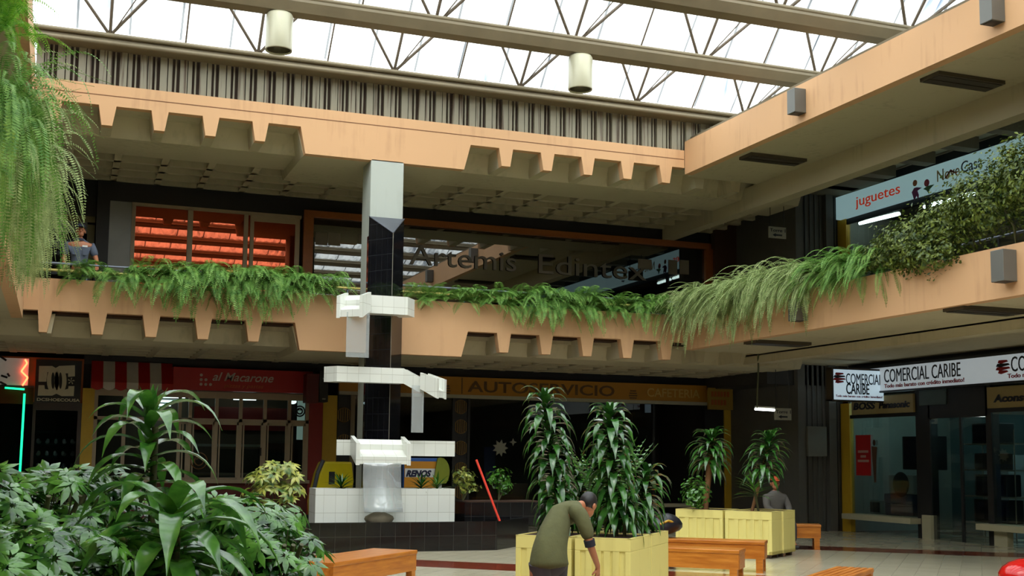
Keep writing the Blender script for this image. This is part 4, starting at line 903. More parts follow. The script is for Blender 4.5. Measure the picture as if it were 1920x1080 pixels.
# grey-green plumes of the corner on the right balcony
pl=[21.6,20.9,20.2,19.5,18.8,18.1,17.4,16.8,16.1]
pn=['plumy grey-green fern in the inner balcony corner','second plumy fern from the inner corner on the right balcony','third plumy fern from the inner corner on the right balcony','fourth plumy fern from inner corner on the right balcony','fifth plumy fern from inner corner, right balcony','sixth plumy fern from inner corner, right balcony','seventh plumy fern from inner corner, above grey box light','eighth plumy fern from inner corner, right balcony','last plumy fern, beside the leafy shrub on right balcony']
for i,(y,nm) in enumerate(zip(pl,pn)):
    mm=FERNG if i<7 else FERN
    fern('plume_fern',nm,(XB+.10,y,4.74),(-1,-.1,0),84,1.3 if i<6 else 1.0,.08,mm,2.1,'plume ferns on the right balcony',.42,1.25,22,1.0,2)
# left balcony ferns close to the camera
ln=['nearest long fern spilling off the left balcony','second nearest long fern off the left balcony','third long fern off the left balcony','middle long fern off the left balcony','fifth long fern off the left balcony','sixth long fern off the left balcony','seventh long fern off the left balcony, near the guard','farthest long fern off the left balcony, by the far corner']
for i,(y,nm) in enumerate(zip((12.6,13.6,14.6,15.7,16.8,17.9,19.0,20.2),ln)):
    fern('trailing_fern',nm,(XC+.02,y,4.75),(1,-.1,0),95,(1.65-.06*i if i<6 else .8),.075,FERNG if i>0 else FERN,2.3,'trailing ferns on the left balcony',.6,.9,26,.12,2)
fern('trailing_fern','bright green fern high at the upper left picture corner',(XC-.2,13.0,6.2),(1,-.1,0),90,.85,.085,leafmat('bright_fern',hexc(80,150,30),hexc(150,200,70),.5,.3,.4),1.9,'trailing ferns on the left balcony',1.0,1.6,18,.42,2)
# leafy shrub on right balcony
def leafcloud(m,c,r,n,ls,flat=.3,shell=.5):
    c=Vector(c); vs=[];fs=[]
    for i in range(n):
        u=Vector((rnd.gauss(0,1),rnd.gauss(0,1),rnd.gauss(0,1))).normalized(); k=shell+(1-shell)*rnd.random()
        bump=1+.22*math.sin(7*u.x+5*u.z)*math.cos(6*u.y)+.1*math.sin(17*u.z+9*u.y)
        p=c+Vector((u.x*r[0],u.y*r[1],u.z*r[2]))*k*bump
        nrm=(u+Vector((rnd.uniform(-.6,.6),rnd.uniform(-.6,.6),rnd.uniform(-.2,.9)))).normalized(); t=nrm.orthogonal().normalized(); b=nrm.cross(t)
        a=rnd.uniform(0,6.28); t,b=t*math.cos(a)+b*math.sin(a),b*math.cos(a)-t*math.sin(a); s=ls*rnd.uniform(.6,1.2)
        k0=len(vs); vs+=[p-t*s,p-t*s*.2+b*s*.55+nrm*s*.1,p+t*s*1.1,p-t*s*.2-b*s*.55+nrm*s*.1]; fs.append((k0,k0+1,k0+2,k0+3))
    m.add(vs,fs); return m
def shrub(name,label,cat,blobs,m,stem=None,group=None,loc=None):
    loc=loc or blobs[0][0]; g=thing(name,label,cat,loc,0,group); mb=MB()
    for c,r,n,ls in blobs: leafcloud(mb,c,r,n,ls)
    link('foliage',mb,m,g,loc)
    if stem:
        for s in stem: link('stem',MB().path(s,.018,6),STEMG,g,loc)
    return g
shrub('ivy_shrub','large leafy dark green shrub billowing over the right balcony at the picture edge','shrub',
 [((XB+.05,15.6,4.9),(.35,.6,.3),1700,.036),((XB+.0,14.9,4.95),(.5,.7,.45),2600,.036),((XB+.1,14.2,5.15),(.5,.7,.5),2600,.036),((XB+.1,13.4,5.35),(.5,.75,.6),2800,.036),((XB-.05,14.4,4.7),(.35,.8,.3),1700,.036),((XB+.1,12.6,5.55),(.5,.7,.65),2800,.036),((XB+.1,11.8,5.5),(.5,.7,.65),1500,.036)],SHRUB,
 [[(XB+.3,y,4.4),(XB+.15,y-.1,4.9),(XB+.05,y,5.2)] for y in (15.4,14.6,13.8,13,12.2)],None,(XB+.3,14,4.45))
# strap-leaved canes
def strap(m,p,d,Ln,w,droop=1.5,seg=7,fold=.3):
    p=Vector(p); d=Vector(d).normalized(); step=Ln/seg; vs=[]
    for i in range(seg+1):
        t=i/seg; sd=d.cross(Vector((0,0,1)))
        if sd.length<.1: sd=Vector((1,0,0))
        sd.normalize(); up=sd.cross(d); ww=w*(.35+.65*math.sin(math.pi*min(1,.12+t*.95)))*(1 if t<.7 else max(0.02,(1-t)/.3)**.7)
        vs+=[p-sd*ww+up*ww*fold,p,p+sd*ww+up*ww*fold]; d=(d+Vector((0,0,-1))*droop*step*(.5+1.5*t)).normalized(); p=p+d*step
    m.add(vs,[f for i in range(seg) for f in ((3*i,3*i+1,3*i+4,3*i+3),(3*i+1,3*i+2,3*i+5,3*i+4))],True)
def rosette(m,base,top,n,Ln,w,droop=2.2,start=.25,minel=-.1,maxel=1.2):
    base=Vector(base);top=Vector(top)
    for i in range(n):
        t=start+(1-start)*i/(n-1); a=i*2.399+rnd.uniform(-.2,.2); el=minel+(maxel-minel)*(t-start)/(1-start)**1+rnd.uniform(-.1,.1)
        if t>.93: el+=.6
        strap(m,base.lerp(top,t),(math.cos(a),math.sin(a),el),Ln*rnd.uniform(.8,1.1)*(1 if t<.9 else .8),w*rnd.uniform(.8,1.1),droop*rnd.uniform(.8,1.3))
def cane(name,label,base,top,n,Ln,w,m=DRAC,tr=.025,droop=2.2,start=.25,group=None,bark=None,extra=(),maxel=1.2):
    g=thing(name,label,'plant',base,0,group); mb=MB(); rosette(mb,base,top,n,Ln,w,droop,start,minel=.1,maxel=maxel); tm=MB().path([base,Vector(base).lerp(Vector(top),.5)+Vector((.01,.01,0)),top],tr,8)
    for (b2,t2,n2,L2,w2,s2) in extra: rosette(mb,b2,t2,n2,L2,w2,droop,s2); tm.path([b2,t2],tr*.8,6)
    link('foliage',mb,m,g,base); link('trunk',tm,bark or STEMG,g,base); return g
def E1(k,dx=0,dy=0): return None
# yellow planters, drawn in their own turned frame
def planter(corner,u,w,d,label,h=.76,nb=5):
    """corner = front right corner on floor, u = angle of direction running from corner along the front"""
    g=thing('planter_box',label,'planter',(corner[0],corner[1],0),u); m=MB(); t=.03
    # local: x along the front, y towards the viewer side is negative when u points left -> use mirrored box depth sign
    dd=-d
    y0,y1=min(0,dd),max(0,dd)
    m.box(0,w,y0,y1,h-.13,h-.002).box(0,.06,y0,y1,.06,h-.13).box(w-.06,w,y0,y1,.06,h-.13).box(0,w,y0,y1,.06,.12)
    inner=MB().box(.018,w-.018,y0+.018,y1-.018,.1,h-.1)
    link('frame',m,PLANT_Y,g,bevel=.006); link('panel',inner,PLANT_Y,g)
    for k in range(nb-1):
        x=.06+(w-.12)*(k+1)/nb; link('batten',B(x-.035,x+.035,y1-.02,y1-.003,.12,h-.13),PLANT_Y,g)
    for k in range(nb):
        y=y0+(y1-y0)*(k+.75)/(nb+.5); link('batten',B(.003,.02,y-.035,y+.035,.12,h-.13),PLANT_Y,g)
    link('rim',MB().box(0,w,y0,y0+.03,h-.002,h+.01).box(0,w,y1-.03,y1,h-.002,h+.01).box(0,.03,y0,y1,h-.002,h+.01).box(w-.03,w,y0,y1,h-.002,h+.01),PLANT_Y,g)
    link('soil',B(.04,w-.04,y0+.04,y1-.04,h-.04,h+.002),SOIL,g)
    link('foot',MB().box(.05,.13,y0+.05,y0+.13,0,.06).box(w-.13,w-.05,y0+.05,y0+.13,0,.06).box(.05,.13,y1-.13,y1-.05,0,.06).box(w-.13,w-.05,y1-.13,y1-.05,0,.06),BROWN,g)
    return g
def fr(c,u,x,y): return (c[0]+x*math.cos(u)-y*math.sin(u),c[1]+x*math.sin(u)+y*math.cos(u))
c0=onZ(1182,1012,.76); c0=(c0.x,c0.y); u=R(138); w1=.62; d1=.86
planter(c0,u,w1,d1,'near pale yellow planter box in front, right of the bending man')
planter(fr(c0,u,w1+.04,0),u,w1+.02,d1,'near pale yellow planter box behind the bending man, left one')
planter(fr(c0,u,0,-d1-.03),u,w1,.78,'pale yellow planter box behind the near front one, right side')
planter(fr(c0,u,w1+.04,-d1-.03),u,w1+.02,.78,'pale yellow planter box at the back left of the near group')
c1=onZ(1447,961,.76); c1=(c1.x,c1.y); u2=R(128)
planter(c1,u2,.82,.5,'far pale yellow planter box, front right one of the far group')
planter(fr(c1,u2,.86,.0),u2,.86,.8,'far pale yellow planter box, left one of the far group')
planter(fr(c1,u2,-.02,-.53),u2,.8,.62,'far pale yellow planter box at the back right of the far group')
def inb(c,u,x,y,z=.76): q=fr(c,u,x,y); return (q[0],q[1],z)
# near dracaenas
def aim(px_,py_,ref): return onY(px_,py_,ref[1])
b=inb(c0,u,w1+.3,-.45); tp=aim(1020,748,b)
cane('dracaena_cane','tall glossy cane plant above the bending man, left one of two',b,(tp.x,b[1],tp.z),120,.44,.044,DRAC,start=.12,droop=6,extra=[((b[0]-.1,b[1],.76),(b[0]-.1,b[1]-.1,1.25),18,.36,.03,.4)])
b=inb(c0,u,.3,-.5); tp=aim(1143,775,b)
cane('dracaena_cane','tall glossy cane plant right of the bending man, right one of two',b,(tp.x,b[1],tp.z),120,.46,.046,DRAC,start=.15,droop=6,extra=[((b[0]+.05,b[1]-.1,.76),(b[0]+.02,b[1]-.18,1.15),26,.42,.03,.5)])
b=inb(c0,u,.3,-1.3); tp=aim(1215,885,b)
cane('dracaena_cane','short arching cane plant at the right end of the near planters',b,(tp.x,b[1],tp.z),70,.42,.044,DRAC,start=.15,droop=5.5)
b=inb(c0,u,.95,-1.3); tp=aim(1085,880,b)
cane('dracaena_cane','dark cane plant filling between the two tall near ones',b,(tp.x,b[1],tp.z),70,.4,.042,DRAC,start=.1,droop=5.5)
# areca palm between
b=inb(c0,u,.55,-.95); g=thing('areca_palm','feathery palm between the two tall glossy cane plants','palm',b); mb=MB()
for i in range(15): a=i*2.4; frond(mb,(0,0,.1),(math.cos(a)*.6,math.sin(a)*.6,1.5),rnd.uniform(.9,1.3),.13,.7,16,1,.2)
link('foliage',mb,DRACL,g); link('trunk',MB().tube((0,0,0),(0,0,.2),.03),STEMG,g)
# far group plants
b=inb(c1,u2,1.3,-.3); tp=aim(1335,822,b)
g=cane('yucca_cane','far cane plant with thick pale trunk over the left far planter',b,(tp.x,b[1],tp.z),80,.55,.044,DRAC,.055,3.6,.62,None,BARK)
fo=MB(); leafcloud(fo,(b[0]-.25,b[1]-.1,1.05),(.28,.25,.32),260,.045); q=link('ficus_shrub',fo,DRACL); tag(q,'small leafy shrub at left foot of the thick trunked cane plant','shrub')
b=inb(c1,u2,.45,-.3); tp=aim(1435,835,b)
cane('yucca_cane','far cane plant with drooping crown before the red passage wall',b,(tp.x+.1,b[1],tp.z+.1),80,.52,.042,DRAC,.03,3.6,.5,None,BARK)
b=inb(c1,u2,.3,-.2); tp=aim(1412,905,b)
cane('spiky_plant','low spiky pale plant in the right far planter',b,(tp.x,b[1],tp.z),34,.42,.016,DRACL,.02,1.0,.5)
# pool-side plants
def bit(px_,py_,Y,z): p=onY(px_,py_,Y); return (p.x,Y,z)
for (px_,lab,n,m_) in ((640,'small dark palm standing in the white basin left of the clear sheet',34,DRAC),(790,'small spiky palm standing in white basin right of clear sheet',30,DRAC),(820,'yellowish spiky palm at right end of white basin',16,DRACL)):
    b=bit(px_,905,21.2,.9); cane('small_palm',lab,b,(b[0],b[1],1.12),n,.36,.018,m_,.015,1.3,.3)
for (px_,py_,lab) in ((868,905,'variegated shrub in the raised planter, left of the red pole'),(935,905,'variegated shrub in the raised planter, right of the red pole')):
    b=bit(px_,940,21.7,.8); shrub('croton_shrub',lab,'shrub',[((b[0],b[1],1.22),(.25,.2,.2),170,.05),((b[0]+.12,b[1],1.05),(.22,.2,.15),90,.05)],VARI if px_<900 else DRACL,[[b,(b[0]+.03,b[1],1.3)],[b,(b[0]+.15,b[1],1.1)]],None,b)
# umbrella trees
def umbrella(m,c,r,n=8,tilt=None,ls=1):
    c=Vector(c); nrm=(tilt or Vector((0,0,1))).normalized(); t=nrm.orthogonal().normalized(); b=nrm.cross(t); a0=rnd.uniform(0,6)
    for k in range(n):
        a=a0+2*math.pi*k/n; d=t*math.cos(a)+b*math.sin(a); s=nrm.cross(d); L_=r*rnd.uniform(.85,1.1); w=r*.2*ls
        p=c+d*r*.15; q=p+d*L_*.5-nrm*L_*.08; e=p+d*L_-nrm*L_*.38
        vs=[p,q-s*w-nrm*w*.3,q,q+s*w-nrm*w*.3,e,p.lerp(q,.45)-s*w*.8,p.lerp(q,.45)+s*w*.8]
        m.add(vs,[(0,5,1,2),(0,2,3,6),(2,1,4),(2,4,3)],True)
def schefflera(label,c,r,n,rl,loc,m=SCHEF,name='umbrella_plant'):
    g=thing(name,label,'plant',loc); mb=MB(); sm=MB(); c=Vector(c)
    for i in range(n):
        while True:
            u=Vector((rnd.uniform(-1,1),rnd.uniform(-1,1),rnd.uniform(-1,1)))
            if u.length<1: break
        p=c+Vector((u.x*r[0],u.y*r[1],u.z*r[2])); tl=Vector((u.x*.7+rnd.uniform(-.4,.4),u.y*.7-.25+rnd.uniform(-.4,.4),.8))
        umbrella(mb,p,rl*rnd.uniform(.75,1.15),rnd.choice((7,8,9)),tl)
        if i%4==0: sm.tube(p,p-tl*.15-Vector((0,0,.12)),.004,n=4)
    for k in range(5):
        a=rnd.uniform(0,6); e=c+Vector((math.cos(a)*r[0]*.7,math.sin(a)*r[1]*.7,r[2]*.5)); sm.path([loc,((loc[0]+e.x)/2,(loc[1]+e.y)/2,(loc[2]+e.z)/2),e],.012,6)
    link('foliage',mb,m,g,loc); link('stem',sm,STEMG,g,loc); return g
def fg(px_,py_,Y): return onY(px_,py_,Y)
FGS=[(60,985,6.3,(.42,.4,.30),120,'umbrella leaved shrub filling lower left corner'),(175,965,6.8,(.42,.4,.28),110,'umbrella leaved shrub second from lower left corner'),(60,1075,5.4,(.4,.4,.22),90,'nearest umbrella leaved shrub low in the left corner'),
 (360,1000,6.8,(.3,.35,.22),60,'umbrella leaved shrub behind the big strap leaves'),(470,985,6.6,(.32,.35,.2),80,'umbrella leaved shrub left of the white basin'),(520,1050,6.2,(.25,.3,.18),70,'umbrella leaved shrub at left end of the wooden bench'),(300,1065,5.9,(.32,.35,.2),60,'umbrella leaved shrub at bottom between the strap leaved plants'),(185,1060,6.0,(.3,.35,.2),60,'umbrella leaved shrub low, right of the corner one')]
for (px_,py_,Y,r_,n,lab) in FGS:
    c=fg(px_,py_,Y); schefflera(lab,c,r_,int(n*1.15),.092,(c.x,Y+.1,.76))
c=fg(235,880,7.4); schefflera('light green umbrella leaved sprout left of the corn plant',fg(80,893,7.2),(.1,.1,.06),9,.1,(fg(80,893,7.2).x,7.2,.76),DRACL)
p=onY(520,900,18.6); schefflera('variegated umbrella shrub before the pizzeria window',(p.x,18.6,1.15),(.55,.4,.42),60,.14,(p.x,18.6,.5),VARI,'variegated_shrub')
# corn plants
p=fg(283,1000,6.4); t1=fg(283,790,6.4)
g=thing('corn_plant','tall corn plant with broad strap leaves rising over the lower left shrubs','plant',(p.x,6.4,.76)); mb=MB()
def sl(px0,py0,px1,py1,Ln,w,el,Y=6.4,dy=0,droop=1.9):
    a=fg(px0,py0,Y); b2=fg(px1,py1,Y); d=Vector((b2.x-a.x,dy,b2.z-a.z)).normalized(); d.z+=el; strap(mb,a,d,Ln,w,droop,9)
for i in range(30):
    t=i/29; y=935-165*t; a=i*2.4; el=-.2+1.1*t
    q=fg(280+2*math.sin(i),y,6.4); strap(mb,q,(math.cos(a),math.sin(a),el+.3),.42*rnd.uniform(.85,1.15),.04,4.6,9)
for dx,py_ in ((-.35,735),(0.05,733),(.5,742),(.2,750)): q=fg(280,800,6.4); strap(mb,q,(dx,-.1,1.3),.22,.036,.4,7)
link('foliage',mb,DRACL,g,(p.x,6.4,.76)); link('trunk',MB().tube((p.x,6.4,.76),(p.x,6.4,fg(280,800,6.4).z),.018),STEMG,g,(p.x,6.4,.76))
p=fg(330,1010,5.6); g=thing('corn_plant','low corn plant with widest drooping leaves at bottom left centre','plant',(p.x,5.6,.76)); mb=MB()
for i in range(24):
    t=i/23; a=i*2.4; q=fg(325,1060-105*t,5.6); strap(mb,q,(math.cos(a),math.sin(a),.1+1.0*t),.58*rnd.uniform(.8,1.15),.052,3.6,10)
link('foliage',mb,DRACL,g,(p.x,5.6,.76)); link('trunk',MB().tube((p.x,5.6,.76),(p.x,5.6,fg(325,960,5.6).z),.02),STEMG,g,(p.x,5.6,.76))
# the planters that carry the foreground plants, below the picture edge
for (cx,cy,lab) in ((-1.1,5.6,'pale yellow planter under lower left shrubs'),):
    tagg=thing('planter_box',lab,'planter',(-.1,6.4,0)); link('wall',MB().box(-2.6,1.75,-1.5,-1.44,0,.76).box(-2.6,1.75,.94,1,0,.76).box(-2.6,-2.54,-1.44,.94,0,.76).box(1.69,1.75,-1.44,.94,0,.76),PLANT_Y,tagg); link('soil',B(-2.54,1.69,-1.44,.94,.0,.75),SOIL,tagg)
# planter for variegated shrub
pv=onY(520,900,18.6); g=thing('planter_box','low dark planter carrying the variegated umbrella shrub','planter',(pv.x,18.6,0)); link('body',B(-.5,.5,-.3,.3,0,.49),POOLTILE,g); link('soil',B(-.46,.46,-.26,.26,.49,.5),SOIL,g)
# ================================================================= BENCHES
def bench(corner,u,Ln,label,slats=False,h=.45,w=.46):
    g=thing('bench',label,'bench',(corner[0],corner[1],0),u)
    s=-1
    y0,y1=-w,0
    if slats:
        for k in range(6): link('slat',B(0,Ln,y0+k*w/6+.008,y0+(k+1)*w/6-.008,h-.05,h),BWOOD,g,bevel=.006)
        link('end_rail',B(.05,.12,y0+.02,y1-.02,h-.13,h-.05),BWOOD,g); link('end_rail',B(Ln-.12,Ln-.05,y0+.02,y1-.02,h-.13,h-.05),BWOOD,g)
    else:
        link('seat',B(0,Ln,y0,y1,h-.05,h),BWOOD,g,bevel=.008)
        link('apron',B(.01,Ln-.01,y0+.01,y0+.05,h-.25,h-.05),BWOOD,g); link('apron',B(.01,Ln-.01,y1-.05,y1-.01,h-.25,h-.05),BWOOD,g)
        link('end_apron',B(.005,.045,y0+.05,y1-.05,h-.25,h-.05),BWOOD,g); link('end_apron',B(Ln-.045,Ln-.005,y0+.05,y1-.05,h-.25,h-.05),BWOOD,g)
    for lx in (.03,Ln-.13):
        for ly in (y0+.012,y1-.092): link('leg',B(lx,lx+.1,ly,ly+.08,0,h-.25 if not slats else h-.05),BWOOD,g)
    return g
ca=onZ(783,1031,.45); bench((ca.x,ca.y),R(228),2.1,'orange wooden bench beside the lower left shrubs',w=.62)
ca=onZ(1386,1032,.45); cb=(ca.x+.46*math.cos(R(48)),ca.y+.46*math.sin(R(48)))
bench((ca.x,ca.y),R(138),1.9,'orange wooden bench right of the near planters, the nearer of the overlapping pair')
ca=onZ(1434,1016,.45); bench((ca.x,ca.y),R(142),1.7,'orange wooden bench behind the nearer one, before the far planters')
ca=onZ(1540,984,.45); bench((ca.x,ca.y),R(150),1.9,'farthest orange wooden bench, right of the far planters')
ca=onZ(1640,1065,.45); bench((ca.x,ca.y),R(221),1.8,'slatted orange wooden bench at the bottom edge, lower right',True,w=.42)
# ================================================================= SMALL THINGS
b=onZ(1250,1009,.47)
bg_=thing('bag','black bag with a yellow stripe lying behind near planters','bag',(b.x+.1,b.y+.35,.46)); m=MB().ell((0,0,.17),.30,.17,.17); m.v=[(x+.05*math.sin(z*9),y,max(0,z)+.03*math.sin(x*11)) for x,y,z in m.v]
link('body',m,mat('black_nylon',(.012,.013,.02,1),.4),bg_); link('stripe',MB().path([(-.1,-.15,.2),(.02,-.17,.25),(.15,-.13,.22)],.018,6),mat('yellow_stripe',hexc(200,160,50),.6),bg_); link('strap',MB().path([(-.2,0,.28),(-.05,-.03,.36),(.12,0,.3)],.012,6),BLACK,bg_)
a=link('leaning_pole',MB().tube(onY(893,862,20.35),onY(937,977,20.08),.022),mat('orange_red_pole',hexc(220,60,40),.4)); tag(a,'orange-red pole leaning above the right end of the fountain pool','pole')
# kiddie ride, yellow
p=onY(612,912,24.2); g=thing('kiddie_ride','yellow rounded ride with dark edge behind left end of the white basin','ride',(p.x,24.2,0))
pr=[(-.28,0),(-.33,.7),(-.22,1.25),(-.12,1.5),(.45,1.5),(.5,1.1),(.4,.6),(.4,0)]
link('body',MB().prism([(x,z) for x,z in pr],'y',-.3,.3),mat('ride_yellow',hexc(210,190,10),.35),g,bevel=.04); link('edge',MB().path([(-.30,-.3,.0),(-.36,-.3,.7),(-.25,-.3,1.27),(-.14,-.3,1.53)],.04,8),mat('ride_grey',hexc(70,74,80),.4),g)
link('window',B(-.02,.1,-.31,-.3,1.05,1.3),BLACK,g)
p=onY(792,905,24.2); g=thing('arcade_cabinet','blue cabinet with orange panel lettered RENOS behind the white basin','arcade machine',(p.x,24.2,0))
p0=onY(757,862,24.0);p1=onY(828,905,24.0)
link('body',B(p0.x-p.x,p1.x-p.x,-.18,.3,0,p0.z+.04),mat('cabinet_blue',hexc(50,100,180),.4),g,bevel=.02); link('panel',B(p0.x-p.x+.02,p1.x-p.x-.08,-.2,-.18,.9,p0.z-.03),mat('panel_orange',hexc(220,150,40),.4),g); link('edge',B(p1.x-p.x-.06,p1.x-p.x-.0,-.21,-.18,.6,p0.z-.0),WHITE,g)
text('RENOS',mat('navy_text',hexc(20,24,60),.5),g,(p0.x-p.x+.05,-.2,p1.z+.13),.17,'X',.55,shear=.3,bold=.01)
link('text_backing',B(p0.x-p.x+.03,p1.x-p.x-.1,-.203,-.2,p1.z+.11,p1.z+.29),WHITE,g)
p=onY(826,885,23.9); a=link('leaf_fan',MB().prism([(p.x+.2*math.cos(t),p.z+.3*math.sin(t)) for t in [k*.35-.9 for k in range(9)]]+[(p.x-.15,p.z-.25)],'y',23.9,23.95),mat('dull_lime',hexc(130,140,30),.5)); tag(a,'dull lime yellow fan shape right of the blue cabinet','decoration')
# toy car at the lower right edge
p=onZ(1928,1078,.35); g=thing('toy_car','red and white toy car nose at lower right picture edge','toy car',(p.x,p.y,0),R(200))
m=MB().ell((0,0,.34),.45,.28,.2); link('body',m,mat('gloss_red',hexc(190,20,18),.15),g); link('bumper',MB().ell((.2,0,.24),.33,.3,.07),WHITE,g)
for sx in (-.25,.25):
    for sy in (-.25,.25): link('wheel',MB().lathe([(0,-.03),(.1,-.03),(.11,0),(.1,.03),(0,.03)],n=16).rot(0,(sx,sy,.11),rx=math.pi/2),BLACK,g)
# ================================================================= PEOPLE
def skinned(name,nodes,edges,m,parent,sub=2,root=0,off=(0,0,0)):
    """nodes: list of (x,y,z,rx[,ry]); grown with skin + subdivision"""
    me=D.meshes.new(name); me.from_pydata([(n[0]-off[0],n[1]-off[1],n[2]-off[2]) for n in nodes],edges,[]); me.update()
    o=D.objects.new(name,me); COL.objects.link(o); o.parent=parent; me.materials.append(m)
    md=o.modifiers.new('skin','SKIN'); md.use_smooth_shade=True; md.branch_smoothing=.3
    if not me.skin_vertices:
        bpy.context.view_layer.objects.active=o
    for i,n in enumerate(nodes):
        sv=me.skin_vertices[0].data[i]; sv.radius=(n[3],n[4] if len(n)>4 else n[3]); sv.use_root=(i==root)
    s=o.modifiers.new('sub','SUBSURF'); s.levels=sub; s.render_levels=sub
    return o
def chain(nodes,edges,pts,start=None):
    prev=start
    for p in pts:
        nodes.append(tuple(p)); i=len(nodes)-1
        if prev is not None: edges.append((prev,i))
        prev=i
    return prev
def hand(nodes,edges,wrist,direc,palm_n,side,s=1.0,curl=.5):
    """palm and five fingers grown from wrist index; side = towards the thumb"""
    w=Vector(nodes[wrist][:3]); d=Vector(direc).normalized(); n=Vector(palm_n).normalized(); t=Vector(side).normalized()
    pm=w+d*.05*s; nodes.append((*pm,.028*s,.018*s)); ip=len(nodes)-1; edges.append((wrist,ip))
    for k,(o_,L_) in enumerate(((.026,.070),(.009,.08),(-.009,.075),(-.026,.058))):
        b=pm+d*.035*s+t*o_*s; c=b+d*L_*.45*s+n*curl*.01; e=c+(d*(1-curl*.5)+n*curl).normalized()*L_*.55*s
        chain(nodes,edges,[(*b,.010*s),(*c,.009*s),(*e,.007*s)],ip)
    b=w+d*.03*s+t*.03*s; c=b+(d*.6+t*.7).normalized()*.035*s; e=c+(d*.9+t*.2+n*.3).normalized()*.03*s
    chain(nodes,edges,[(*c,.010*s),(*e,.008*s)],ip)
def Q(px_,py_,Y,*r): v=onY(px_,py_,Y); return (v.x,v.y,v.z,*r)
def head(parent,c,fwd,up,off,cap=None,hairm=HAIR):
    """head with brow, nose, mouth, ears; returns after adding hair"""
    c=Vector(c); f=Vector(fwd).normalized(); u_=Vector(up); u_=(u_-f*u_.dot(f)).normalized(); s=f.cross(u_)
    M=lambda x,y,z: c+s*x+f*y+u_*z-Vector(off)
    m=MB(); st=0
    def E_(cx,cy,cz,rx,ry,rz,n=16,mm=10):
        k=len(m.v); m.ell((0,0,0),rx,ry,rz,n,mm); m.v[k:]=[tuple(M(v[0]+cx,v[1]+cy,v[2]+cz)) for v in m.v[k:]]
    E_(0,0,.02,.076,.096,.105); E_(0,.035,-.055,.055,.06,.06); E_(0,.098,-.01,.012,.022,.026,8,6); E_(-.078,-.005,-.01,.012,.022,.032,8,6); E_(.078,-.005,-.01,.012,.022,.032,8,6); E_(0,.086,-.06,.024,.012,.008,8,6); E_(0,.08,.028,.05,.018,.01,8,6)
    parent=link('head',m,SKIN,parent)
    m2=MB()
    for sx in (-.03,.03): k=len(m2.v); m2.ell((0,0,0),.011,.006,.007,8,6); m2.v[k:]=[tuple(M(v[0]+sx,v[1]+.093,v[2]+.01)) for v in m2.v[k:]]
    link('eyes',m2,mat('eye_dark',(.02,.015,.01,1),.2),parent)
    m3=MB(); m3.ell((0,0,0),.083,.1,.1,16,10); m3.v=[tuple(M(x,y-.014,z+.036 if z>-.04 else -.0+z*.6)) for x,y,z in m3.v]; link('hair',m3,hairm,parent)
    if cap:
        m4=MB(); m4.ell((0,0,0),.092,.108,.075,16,10); m4.v=[tuple(M(x,y,max(z,-.0)+.065)) for x,y,z in m4.v]
        k=len(m4.v); m4.ell((0,0,0),.07,.06,.01,14,6); m4.v[k:]=[tuple(M(x,y+.11,z+.068)) for x,y,z in m4.v[k:]]; link('cap',m4,cap,parent)
# bending man
off=onY(1030,1040,10.7); off=(off.x,off.y,0)
g=thing('person','man in olive shirt bending to the near yellow planter, seen from behind','person',off)
nodes=[];ed=[]
nodes.append(Q(1030,1030,10.74,.11,.09)); chain(nodes,ed,[Q(1036,1000,10.8,.11,.09),Q(1052,968,10.92,.10,.08),Q(1072,953,11.04,.07,.06)],0); sp_=3
chain(nodes,ed,[Q(1088,948,11.08,.055),Q(1096,946,11.1,.05)],3)
i=chain(nodes,ed,[Q(1090,966,10.78,.05),Q(1101,1000,10.72,.045),Q(1106,1020,10.72,.042),Q(1115,1045,10.78,.034),Q(1121,1062,10.84,.026)],3)
hand(nodes,ed,i,(.12,.35,-1),(-.5,.6,0),(-.7,-.3,-.1),1.05)
i=chain(nodes,ed,[Q(1060,958,11.25,.045),Q(1052,985,11.4,.045),Q(1050,1012,11.45,.032),Q(1050,1028,11.48,.026)],3)
hand(nodes,ed,i,(.3,.2,-1),(-.3,.6,0),(.7,-.3,0),1.0)
for (px_,Y) in ((1004,10.68),(1046,10.85)):
    h=onY(px_,1052,Y); chain(nodes,ed,[(h.x,Y,h.z-.05,.07),(h.x+.03,Y+.05,.42,.06),(h.x-.02,Y-.03,.1,.042),(h.x-.02,Y-.03,.06,.04),(h.x+.06,Y+.12,.04,.035)],0)
skinned('body',nodes,ed,SKIN,g,off=off)
nodes=[Q(1031,1070,10.7,.25,.19)];ed=[]
chain(nodes,ed,[Q(1029,1055,10.71,.24,.185),Q(1031,1030,10.74,.215,.165),Q(1038,1000,10.8,.175,.145),Q(1053,968,10.92,.175,.135),Q(1066,955,11.02,.15,.11),Q(1078,950,11.06,.09)],0)
chain(nodes,ed,[Q(1089,966,10.78,.085),Q(1099,992,10.72,.075),Q(1105,1014,10.72,.064)],5); chain(nodes,ed,[Q(1056,958,11.22,.08),Q(1053,978,11.35,.065)],5)
skinned('shirt',nodes,ed,OLIVE,g,off=off)
cuff=Q(1105,1016,10.72); cu=MB().tube(Q(1104.3,1012,10.72),Q(1107,1024,10.725),.056,.054,14); link('cuff',cu,mat('dark_cuff',hexc(36,36,48),.9),g,off)
tm=MB(); hc_=onY(1029,1054,10.74); tm.ell(hc_,.185,.15,.15,20,12)
for (px_,Y) in ((1013,10.68),(1044,10.85)):
    h=onY(px_,1056,Y); tm.tube((h.x,Y,h.z-.0),(h.x+.03,Y+.05,.40),.113,.09,18).ell((h.x+.03,Y+.05,.40),.09,.09,.09).tube((h.x+.03,Y+.05,.40),(h.x-.02,Y-.03,.08),.09,.075,18)
link('trousers',tm,TROUS,g,off)
for (px_,Y) in ((1006,10.68),(1046,10.85)): h=onY(px_,1056,Y); link('shoe',MB().ell((h.x+.02,Y+.05,.04),.05,.13,.045),BLACK,g,off)
